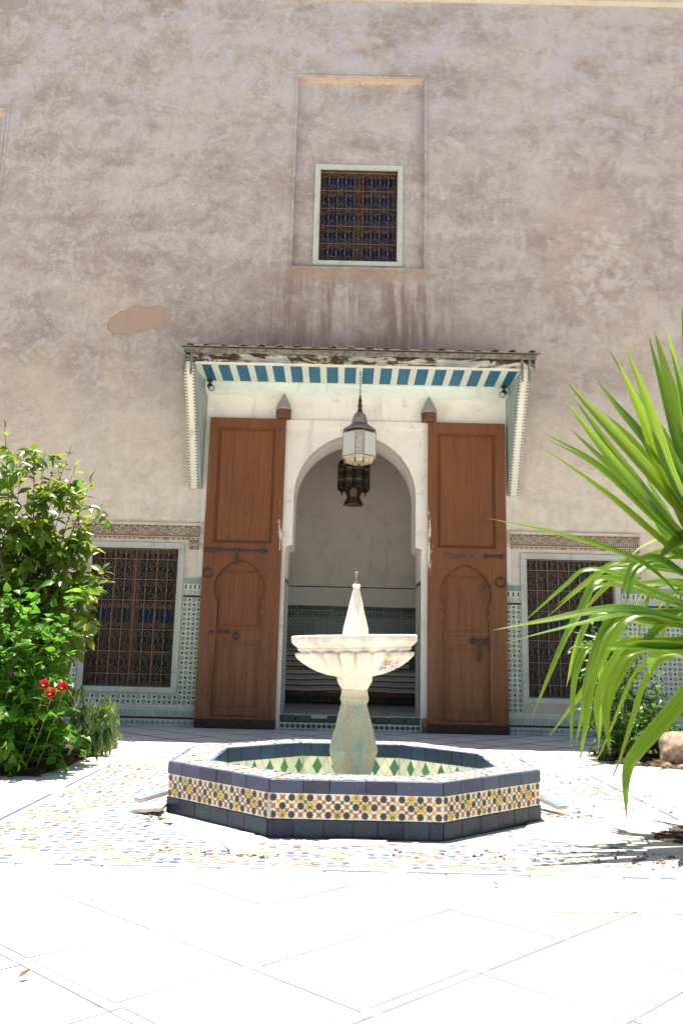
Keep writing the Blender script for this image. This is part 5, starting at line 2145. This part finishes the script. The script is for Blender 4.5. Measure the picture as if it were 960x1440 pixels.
def shrub(name, label, base, tips, leafv, stem_mat, spread=.25, per=12, r0=.02, nbase=5, frac=.75, sub=2, leaf_len=.14, upb=.5, droopb=.2, extra_mat=None, maxparts=300, twigL=.45, seed=1, group=None, hang=False):
    rr = random.Random(seed)
    th = thing(name, label, "bush" if "bush" in name or "shrub" in name else "plant", base, group)
    B = Vector(base)
    stems = MB()
    mains = [B + Vector((rr.uniform(-spread, spread), rr.uniform(-spread, spread), 0)) for _ in range(nbase)]
    leaves = []
    for tip in tips:
        Tp = Vector(tip)
        b = min(mains, key=lambda m_: (m_ - Vector((Tp.x, Tp.y, 0))).length + rr.uniform(0, spread * 1.5))
        mid = b.lerp(Tp, .5) + Vector((rr.uniform(-.12, .12), rr.uniform(-.12, .12), rr.uniform(.0, .25) * (Tp.z - b.z) * .5))
        mid.x = b.x + (Tp.x - b.x) * .35 + rr.uniform(-.06, .06)
        mid.y = b.y + (Tp.y - b.y) * .35
        path = crom([b, mid, Tp], 8)
        n = len(path)
        hgt = max(.2, (Tp - b).length)
        stems.tube(path, [r0 * (1 - .85 * k / (n - 1)) * min(1.2, .5 + hgt * .3) for k in range(n)], 5)
        tw = [(path, 1 - frac, per)]
        for _ in range(sub):
            k = rr.randint(int(n * .35), n - 2)
            o = path[k]
            d = Vector((rr.gauss(0, 1), rr.gauss(0, 1) - .25, rr.gauss(.25, .6)))
            d.normalize()
            q = crom([o, o + d * twigL * .5 + Vector((0, 0, .03)), o + d * twigL * rr.uniform(.7, 1.1) - Vector((0, 0, droopb * .2))], 4)
            stems.tube(q, [r0 * .35 * (1 - .7 * i / (len(q) - 1)) for i in range(len(q))], 4)
            tw.append((q, .2, max(4, per // 2)))
        for pth, f0, cnt in tw:
            for i in range(cnt):
                t = f0 + (1 - f0) * (i + rr.random()) / cnt
                ff = t * (len(pth) - 1)
                k = min(len(pth) - 2, int(ff))
                p = pth[k].lerp(pth[k + 1], ff - k)
                tang = (pth[k + 1] - pth[k]).normalized()
                a = i * 2.4 + rr.uniform(-.5, .5)
                side = Vector((cos(a), sin(a), 0))
                d = side * .8 + tang * .55 + Vector((0, 0, upb - droopb)) * .4
                if i == cnt - 1:
                    d = tang
                if hang:
                    d = side * .45 + Vector((0, 0, -.75)) + tang * .3
                up = Vector((rr.gauss(0, .35), rr.gauss(0, .35) - .1, 1)) if not hang else Vector((side.x, side.y, .3))
                leaves.append((p, d, up, rr.uniform(.65, 1.2), rr.uniform(-.5, .5)))
    stems.build("stem", stem_mat, th, smooth='all')
    # the leaves nearest the camera and largest first
    leaves.sort(key=lambda l: (l[0] - CAMP).length - l[3] * 2)
    rest = {}
    for i, (p, d, up, s, ro) in enumerate(leaves):
        vi = rr.randrange(len(leafv))
        me, vs, fs, mat = leafv[vi]
        mtx = orient(p, d, up, s, ro)
        if i < maxparts:
            link("leaf", me, th, mtx)
        else:
            rest.setdefault(mat.name, [MB(), mat])[0].add(vs, fs, 0, mtx)
    for k, (mb, mat) in rest.items():
        mb.build("foliage", mat, th, smooth='all', kind='stuff')
    return th


def lv(name, mat, L, W, **k):
    me, vs, fs = leaf_mesh(name, mat, L, W, **k)
    return (me, vs, fs, mat)


T1 = [(-4.17, -5.19, 3.85), (-3.73, -4.99, 3.5), (-3.64, -4.26, 3.78), (-3.76, -4.54, 3.5), (-3.3, -5.1, 3.4), (-3.2, -4.74, 3.32), (-4.11, -4.68, 3.42), (-3.27, -5.09, 3.1), (-3.18, -4.35, 3.0), (-3.15, -5.0, 2.71), (-3.51, -4.79, 3.06), (-4.0, -4.63, 3.07), (-4.21, -4.74, 2.87), (-3.73, -4.54, 2.73), (-3.25, -4.34, 2.59), (-3.58, -4.06, 2.43), (-2.88, -4.9, 2.2), (-3.05, -4.46, 2.23), (-3.92, -4.39, 2.3), (-4.0, -4.92, 2.33), (-3.1, -5.2, 1.91), (-3.69, -4.03, 2.07), (-3.05, -4.91, 1.77), (-3.62, -4.89, 1.76), (-3.25, -4.14, 1.40), (-3.27, -4.54, 1.52), (-4.68, -4.69, 3.86), (-5.08, -4.29, 3.57), (-4.28, -5.26, 2.96), (-5.04, -4.38, 2.72), (-4.54, -4.81, 2.16), (-4.67, -5.18, 1.72), (-4.38, -4.44, 1.85), (-4.16, -4.09, 1.96), (-4.29, -5.03, 1.49), (-4.24, -4.48, 3.64), (-3.88, -4.91, 3.6)]
T2 = [(-3.75, -5.73, 1.87), (-3.6, -5.75, 1.95), (-3.3, -6.1, 1.78), (-3.25, -5.65, 1.73), (-3.04, -5.81, 1.57), (-3.02, -5.79, 1.70), (-2.99, -5.66, 1.5), (-3.02, -5.95, 1.31), (-3.33, -5.72, 1.49), (-3.57, -5.61, 1.64), (-3.47, -6.1, 1.47), (-3.84, -5.64, 1.64), (-2.9, -5.95, 1.24), (-3.02, -5.9, 1.05), (-3.2, -6.15, 1.19), (-3.54, -5.77, 1.11), (-3.57, -6.1, 1.19), (-3.22, -5.62, 0.85), (-3.24, -6.05, 0.84), (-3.51, -5.89, 0.78), (-2.98, -5.95, 0.63), (-3.12, -5.85, 0.54), (-3.25, -6.1, 0.53), (-3.39, -6.15, 0.49), (-3.08, -5.73, 0.35), (-3.21, -5.72, 0.3), (-3.38, -5.95, 0.28), (-3.63, -5.57, 0.3), (-3.8, -6.1, 1.83), (-4.14, -5.63, 1.48), (-3.78, -6.15, 1.11), (-4.17, -5.53, 0.71), (-3.83, -5.84, 0.45), (-4.07, -5.85, 1.7), (-3.92, -5.53, 0.87), (-3.1, -6.1, .28), (-3.3, -6.2, .32), (-3.5, -6.25, .36), (-3.72, -6.25, .3), (-2.98, -5.85, .3), (-3.02, -5.5, .32), (-3.05, -5.2, .36), (-3.1, -4.95, .4), (-3.2, -5.1, .7), (-3.05, -5.6, .6)]
T3 = [(-3.32, -4.11, 0.62), (-3.26, -4.11, 0.78), (-3.05, -4.4, 0.66), (-2.95, -4.3, 0.60), (-2.82, -4.4, 0.50), (-2.86, -4.35, 0.36), (-2.78, -4.35, 0.30), (-3.14, -4.07, 0.46), (-3.16, -4.4, 0.34), (-2.95, -4.3, 0.25), (-3.15, -4.25, 0.2), (-2.92, -4.08, 0.66), (-3.2, -4.02, 0.52), (-3.0, -4.2, .72)]
T4 = [(3.31, -3.26, 1.8), (3.47, -3.71, 1.84), (3.41, -3.41, 1.61), (3.79, -3.26, 1.67), (3.05, -3.75, 1.51), (3.68, -3.29, 1.43), (3.92, -3.57, 1.53), (3.31, -3.37, 1.29), (3.86, -3.3, 1.25), (4.14, -3.3, 1.21), (4.18, -3.43, 0.99), (3.44, -3.4, 1.06), (3.08, -3.62, 0.6), (3.22, -3.45, 0.69), (3.41, -3.79, 0.76), (3.69, -3.47, 0.88), (3.94, -3.42, 0.84), (4.19, -3.2, 0.7), (4.16, -3.55, 0.54), (3.82, -3.8, 0.56), (3.79, -3.43, 0.61), (3.51, -3.72, 0.45), (3.46, -3.23, 0.5), (3.82, -3.55, 0.3), (3.63, -3.56, 0.25), (4.17, -3.08, 0.3), (3.45, -3.55, 0.22), (4.08, -3.59, 0.22), (4.32, -3.59, 0.37), (4.34, -3.47, 0.72), (3.3, -3.7, 0.35), (4.43, -3.41, 0.26), (3.6, -3.8, .3), (3.9, -3.75, .25), (3.75, -3.9, .4)]

shrub("tall_shrub", "tall leafy shrub with glossy pointed leaves left of the window", (-4.1, -4.6, .05), T1,
      [lv("pointed_leaf", M['leafA'], .19, .085), lv("pointed_leaf", M['leafA'], .14, .066, droop=.4), lv("pointed_leaf", M['leafA'], .17, .085, fold=.45, droop=.1), lv("fresh_leaf", M['leafB'], .17, .075), lv("dry_leaf", M['leafdry'], .09, .04)][:4] + [lv("pointed_leaf", M['leafA'], .15, .07, droop=.55)],
      M['bark'], .3, 34, .016, 5, .72, 7, upb=.3, droopb=.5, twigL=.5, seed=11)
shrub("leafy_bush", "bright green lobed-leaf bush in front at the left edge", (-3.65, -5.85, .05), T2,
      [lv("lobed_leaf", M['leafB'], .115, .115, n=6, lobes=2.6), lv("lobed_leaf", M['leafB'], .09, .095, n=6, lobes=2.4, droop=.4), lv("lobed_leaf", M['leafB'], .10, .10, n=6, lobes=2.6, fold=.5)],
      M['stem'], .35, 20, .014, 8, .85, 4, upb=.5, droopb=.2, twigL=.42, seed=12)
shrub("willowy_plant", "small grey-green plant with thin hanging leaves at the bed's edge", (-3.08, -4.22, .05), T3,
      [lv("narrow_leaf", M['leafC'], .15, .026, droop=.5), lv("narrow_leaf", M['leafC'], .12, .034, droop=.8), lv("small_leaf", M['leafB'], .09, .035)],
      M['stem'], .12, 18, .007, 5, .8, 4, twigL=.2, seed=13, hang=True)
shrub("small_shrub", "small dark glossy shrub with thin trunks behind the sword leaf plant", (3.72, -3.5, .05), T4,
      [lv("oval_leaf", M['leafD'], .10, .05), lv("oval_leaf", M['leafD'], .085, .046, droop=.4), lv("oval_leaf", M['leafD'], .09, .05, fold=.5), lv("oval_leaf", M['leafB'], .085, .04)],
      M['bark'], .22, 22, .016, 7, .6, 5, twigL=.32, seed=14)

# red flowers on tall stalks
for i, (x, y, z, lab) in enumerate(((-3.03, -6.38, .90, "red hibiscus bloom at the bed's edge, left of its neighbour"), (-2.86, -6.33, .877, "red hibiscus bloom nearest the window frame"), (-2.95, -6.40, .82, "red hibiscus bloom hanging lowest between the other two"))):
    ft = thing("red_flower", lab, "flower", (x - .3, y + .3, .05), "red flowers by the left bush")
    g = MB()
    g.tube(crom([(x - .3, y + .3, .05), (x - .12, y + .16, z * .6), (x, y, z)], 5), .006, 5)
    g.build("stem", M['stem'], ft)
    me, vs, fs = leaf_mesh("petal", M['petal'], .085, .075, .3, -.2, 5)
    for k in range(5):
        a = k * 2 * pi / 5 + i
        d = Vector((cos(a) * .9, -.55 + sin(a) * .2, sin(a) * .9))
        link("petal", me, ft, orient(Vector((x, y, z)), d, Vector((0, -1, .2)), R(.85, 1.1), R(-.3, .3)))
    g = MB()
    g.tube([(x, y, z), (x, y - .06, z - .01), (x, y - .10, z + .0)], [.006, .005, .008], 5)
    g.build("stamen", M['pollen'], ft)
    lm, vs, fs = leaf_mesh("stalk_leaf", M['leafB'], .11, .05)
    for k in range(5):
        q = (k + 1) / 6
        link("leaf", lm, ft, orient(Vector((x - .25 * (1 - q), y + .27 * (1 - q), z * q)), Vector((cos(k * 2.4), sin(k * 2.4), .4)), Vector((0, 0, 1))))

# sword leaf plant
YB = [(0.079, [[2.46, -8.9, 3.92],
      [2.59, -8.78, 3.46],
      [2.74, -8.67, 2.44]]),
      (0.085, [[2.56, -8.2, 4.09],
      [2.64, -8.32, 3.47],
      [2.74, -8.43, 2.77]]),
      (0.124, [[2.09, -8.8, 3.64],
      [2.31, -8.72, 3.17],
      [2.54, -8.63, 2.61]]),
      (0.152, [[1.61, -9.2, 3.22],
      [2.05, -8.98, 2.72],
      [2.51, -8.77, 2.26]]),
      (0.158, [[1.35, -9.0, 2.91],
      [1.93, -8.85, 2.54],
      [2.56, -8.7, 2.06]]),
      (0.079, [[1.66, -8.0, 3.22],
      [2.1, -8.18, 2.89],
      [2.6, -8.37, 2.31]]),
      (0.102, [[2.28, -7.9, 3.61],
      [2.47, -8.12, 3.22],
      [2.68, -8.33, 2.67]]),
      (0.147, [[0.94, -9.3, 2.26],
      [1.56, -9.11, 2.16],
      [2.15, -8.93, 2.0],
      [2.54, -8.74, 1.76]]),
      (0.113, [[2.04, -8.9, 1.69],
      [2.12, -8.83, 1.88],
      [2.2, -8.76, 1.99],
      [2.38, -8.69, 2.05],
      [2.59, -8.62, 1.95]]),
      (0.107, [[1.01, -9.1, 1.47],
      [1.43, -8.96, 1.55],
      [2.05, -8.82, 1.66],
      [2.55, -8.69, 1.59]]),
      (0.068, [[1.38, -8.3, 1.55],
      [1.73, -8.35, 1.86],
      [1.88, -8.4, 1.98],
      [2.12, -8.45, 1.95],
      [2.61, -8.5, 1.74]]),
      (0.079, [[1.71, -8.1, 1.71],
      [1.96, -8.21, 1.92],
      [2.17, -8.32, 2.05],
      [2.55, -8.44, 2.01]]),
      (0.073, [[1.38, -8.9, 0.97],
      [1.6, -8.84, 1.44],
      [1.74, -8.78, 1.65],
      [1.88, -8.73, 1.87],
      [2.13, -8.67, 1.88],
      [2.57, -8.61, 1.73]]),
      (0.079, [[1.49, -8.7, 0.71],
      [1.81, -8.67, 1.11],
      [2.01, -8.64, 1.43],
      [2.17, -8.61, 1.61],
      [2.54, -8.58, 1.66]]),
      (0.056, [[1.57, -9.0, 0.66],
      [1.63, -8.91, 1.11],
      [1.75, -8.82, 1.36],
      [1.92, -8.73, 1.38],
      [2.54, -8.64, 1.38]]),
      (0.113, [[1.55, -9.3, 0.56],
      [1.64, -9.18, 0.81],
      [1.74, -9.05, 1.15],
      [1.93, -8.93, 1.51],
      [2.17, -8.8, 1.62],
      [2.55, -8.68, 1.53]]),
      (0.09, [[1.99, -8.2, 0.56],
      [2.02, -8.27, 0.98],
      [2.03, -8.34, 1.31],
      [2.19, -8.41, 1.41],
      [2.62, -8.48, 1.45]]),
      (0.124, [[1.88, -8.9, 0.6],
      [1.89, -8.83, 0.95],
      [2.06, -8.76, 1.26],
      [2.21, -8.69, 1.36],
      [2.56, -8.62, 1.39]]),
      (0.051, [[1.95, -8.6, 0.35],
      [2.05, -8.59, 0.56],
      [2.16, -8.58, 0.85],
      [2.28, -8.57, 1.15],
      [2.41, -8.57, 1.28],
      [2.64, -8.56, 1.36]]),
      (0.136, [[1.8, -9.5, 0.26],
      [1.87, -9.31, 0.52],
      [2.02, -9.12, 0.66],
      [2.43, -8.93, 1.02],
      [2.65, -8.74, 1.28]]),
      (0.079, [[1.79, -8.3, 1.38],
      [2.08, -8.38, 1.36],
      [2.62, -8.47, 1.36]]),
      (0.096, [[1.8, -8.0, 1.05],
      [1.85, -8.11, 1.32],
      [1.93, -8.22, 1.55],
      [2.05, -8.33, 1.61],
      [2.58, -8.44, 1.56]]),
      (0.147, [[2.03, -9.4, 1.19],
      [2.13, -9.19, 1.28],
      [2.3, -8.98, 1.32],
      [2.56, -8.76, 1.31]]),
      (0.085, [[2.47, -7.8, 1.45],
      [2.48, -7.99, 1.68],
      [2.52, -8.18, 1.85],
      [2.63, -8.36, 1.9]]),
      (0.073, [[2.69, -7.8, 1.28],
      [2.65, -7.99, 1.57],
      [2.66, -8.18, 1.8],
      [2.74, -8.36, 1.85]]),
      (0.113, [[2.79, -8.4, 4.28],
      [2.8, -8.45, 3.63],
      [2.82, -8.5, 2.58]]),
      (0.102, [[2.36, -8.3, 3.57],
      [2.53, -8.38, 2.96],
      [2.7, -8.47, 2.32]]),
      (0.079, [[2.6, -7.8, 2.92],
      [2.68, -8.05, 2.53],
      [2.75, -8.3, 2.2]])]
yu = thing("sword_leaf_plant", "big plant of long sword leaves arching in from the right edge", "plant", (2.95, -8.55, 0))
HEAD = Vector((2.93, -8.55, 1.70))
g = MB()
pth = crom([(2.98, -8.55, 0), (3.0, -8.53, .7), (2.94, -8.55, 1.3), HEAD + Vector((0, 0, .1)), HEAD + Vector((0.0, 0, .5))], 6)
g.tube(pth, [.12 - .03 * k / len(pth) + (.012 if k % 2 else 0) for k in range(len(pth))], 12)
g.build("trunk", M['bark'], yu, smooth=50)


def blade(pts, wd, seed, fold=None, mat=None):
    rr = random.Random(seed)
    P = crom(pts, 7)
    # spread samples evenly
    n = len(P)
    fold = fold if fold is not None else rr.uniform(.18, .42)
    L = [0]
    for i in range(1, n):
        L.append(L[-1] + (P[i] - P[i - 1]).length)
    vs, fs, uv = [], [], []
    prev = None
    tw = rr.uniform(-.5, .5)
    for i, p in enumerate(P):
        t = L[i] / L[-1]
        tg = (P[min(n - 1, i + 1)] - P[max(0, i - 1)]).normalized()
        view = (CAMP - p).normalized()
        upv = (Vector((0, 0, 1)) * .75 + view * .65 + Vector((rr.uniform(-.02, .02), 0, 0))).normalized()
        x = tg.cross(upv)
        x = x.normalized() if x.length > 1e-3 else Vector((1, 0, 0))
        if prev is not None and x.dot(prev) < 0:
            x = -x
        if prev is not None:
            x = (x * .5 + prev * .5).normalized()
        prev = x
        z = x.cross(tg).normalized()
        a = tw * t
        x2 = x * cos(a) + z * sin(a)
        z2 = z * cos(a) - x * sin(a)
        prof = (.55 + .45 * min(1, t / .35)) * (1 - max(0, (t - .5) / .5) ** 1.7)
        h = max(.0012, wd * .5 * prof)
        f = fold * h
        for u in (-1, -.5, 0, .5, 1):
            vs.append(p + x2 * h * u + z2 * f * abs(u) ** 1.3)
            uv.append(((u + 1) / 2, t))
    for i in range(n - 1):
        for k in range(4):
            fs.append((i * 5 + k, i * 5 + k + 1, i * 5 + 6 + k, i * 5 + 5 + k))
    g = MB()
    g.add(vs, fs)
    me = g.mesh("sword_leaf", mat or M['yucca'], 'all')
    ul = me.uv_layers.new(name="UVMap")
    for lp_ in me.loops:
        ul.data[lp_.index].uv = uv[lp_.vertex_index]
    link("sword_leaf", me, yu)


for i, (wd, pts) in enumerate(YB):
    pts = [Vector(p) for p in reversed(pts)]
    r0 = HEAD + Vector((R(-.05, .05), R(-.05, .05), max(-.25, min(.5, (pts[0].z - HEAD.z) * .5))))
    blade([r0] + pts, wd * .9, i)
    if i % 3 != 1:
        sh = Vector((R(-.10, .06), R(-.25, .25), R(-.16, .13)))
        k_ = len(pts)
        blade([r0 + Vector((R(-.05, .05), R(-.05, .05), R(-.1, .1)))] + [p + sh * ((q + 1) / k_) for q, p in enumerate(pts)], wd * R(.65, .9), 300 + i)
for i in range(9):     # dense upright heart of the rosette
    d = Vector((R(-.75, .25), R(-.35, .45), R(.75, 1.25))).normalized()
    L = R(1.5, 2.45)
    p0 = HEAD + Vector((R(-.06, .08), R(-.06, .06), R(.1, .6)))
    sg = R(.0, .25) * (1 - d.z)
    blade([p0, p0 + d * L * .45 + Vector((0, 0, .03)), p0 + d * L * .8 - Vector((0, 0, sg * .4)), p0 + d * L - Vector((0, 0, sg))], R(.075, .125), 500 + i)
for i in range(5):      # dead blades hanging under the head
    a = R(-.9, 1.3)
    d = Vector((cos(a), sin(a), 0))
    p0 = HEAD + Vector((0, 0, R(-.35, -.1)))
    blade([p0, p0 + d * R(.18, .35) + Vector((0, 0, -.05)), p0 + d * R(.3, .5) - Vector((0, 0, R(.45, .7))), p0 + d * R(.3, .45) - Vector((0, 0, R(.9, 1.3)))], R(.05, .08), 700 + i, mat=M['deadblade'])
for i in range(46):     # the rest of the rosette, mostly beyond the frame's right edge
    a = R(-.9, 2.2) if i % 3 else R(2.2, 5.2)
    e = R(-.5, 1.35)
    L = R(1.1, 1.7)
    if i % 3 == 0:
        L *= .62
    d = Vector((cos(a) * cos(e), sin(a) * cos(e), sin(e)))
    dr_ = R(.1, .55) * cos(e)
    p0 = HEAD + Vector((0, 0, R(-.2, .5)))
    blade([p0, p0 + d * L * .4 + Vector((0, 0, .06)), p0 + d * L * .75 - Vector((0, 0, dr_ * .4)), p0 + d * L - Vector((0, 0, dr_))], R(.07, .13), 100 + i)

# rock at the right edge
g = MB()
bm = bmesh.new()
bmesh.ops.create_icosphere(bm, subdivisions=4, radius=1)
from mathutils import noise
for v in bm.verts:
    p = v.co.copy()
    m_ = max(abs(p.x), abs(p.y), abs(p.z))
    p = p.lerp(p / m_, .45)
    nn = noise.fractal(p * 1.6 + Vector((3, 1, 2)), 1.0, 2.0, 5)
    v.co = p * (1 + .14 * nn)
    v.co = Vector((v.co.x * .26, v.co.y * .24, v.co.z * .235))
me = bpy.data.meshes.new("rock")
bm.to_mesh(me)
bm.free()
me.materials.append(M['rock'])
me.polygons.foreach_set('use_smooth', [True] * len(me.polygons))
rk = link("rock", me, None, T(4.22, -3.95, .17, .4, .1, .1))
tag(rk, "pinkish tan rough rock at the right edge beside the shrub", "rock")
bm = bmesh.new()
for (x, y, s) in ((3.52, -3.88, .06), (3.9, -4.25, .05), (4.05, -4.33, .04), (3.65, -4.02, .035)):
    r_ = bmesh.ops.create_icosphere(bm, subdivisions=2, radius=s)
    for v in r_['verts']:
        v.co = Vector((v.co.x * 1.3, v.co.y, v.co.z * .8)) * (1 + .25 * noise.noise(v.co * 30 + Vector((x, y, 0)))) + Vector((x, y, s * .6))
me = bpy.data.meshes.new("pebbles")
bm.to_mesh(me)
bm.free()
me.materials.append(M['rock'])
o = link("bed_stones", me)
o['kind'] = 'stuff'
o['label'] = "few small pale stones along the right bed's edge"
o['category'] = "stones"

# fallen leaves and twigs
for i, (x, y, L, lab) in enumerate(((-1.33, -11.85, .05, "small dry leaf alone on the front paving tiles"), (-2.53, -5.6, .07, "curled dry leaf on the stone border by the left bed"), (.85, -10.2, .05, "dry leaf lying on the stone border in front"))):
    me, vs, fs = leaf_mesh("dry_leaf", M['leafdry'], L, L * .6, .6, -.4, 4)
    o = link("fallen_leaf", me, None, T(x, y, .012, R(0, 6), .1, .2))
    tag(o, lab, "leaf", "fallen dry leaves")
tw = MB()
tw.tube(crom([(1.02, -10.72, .008), (1.35, -10.68, .006), (1.62, -10.70, .010), (1.95, -10.73, .006)], 5), [.0022] * 11 + [.003] * 5, 5)
tag(tw.build("twig", M['bark']), "thin brown twig lying across the front right tiles", "twig")
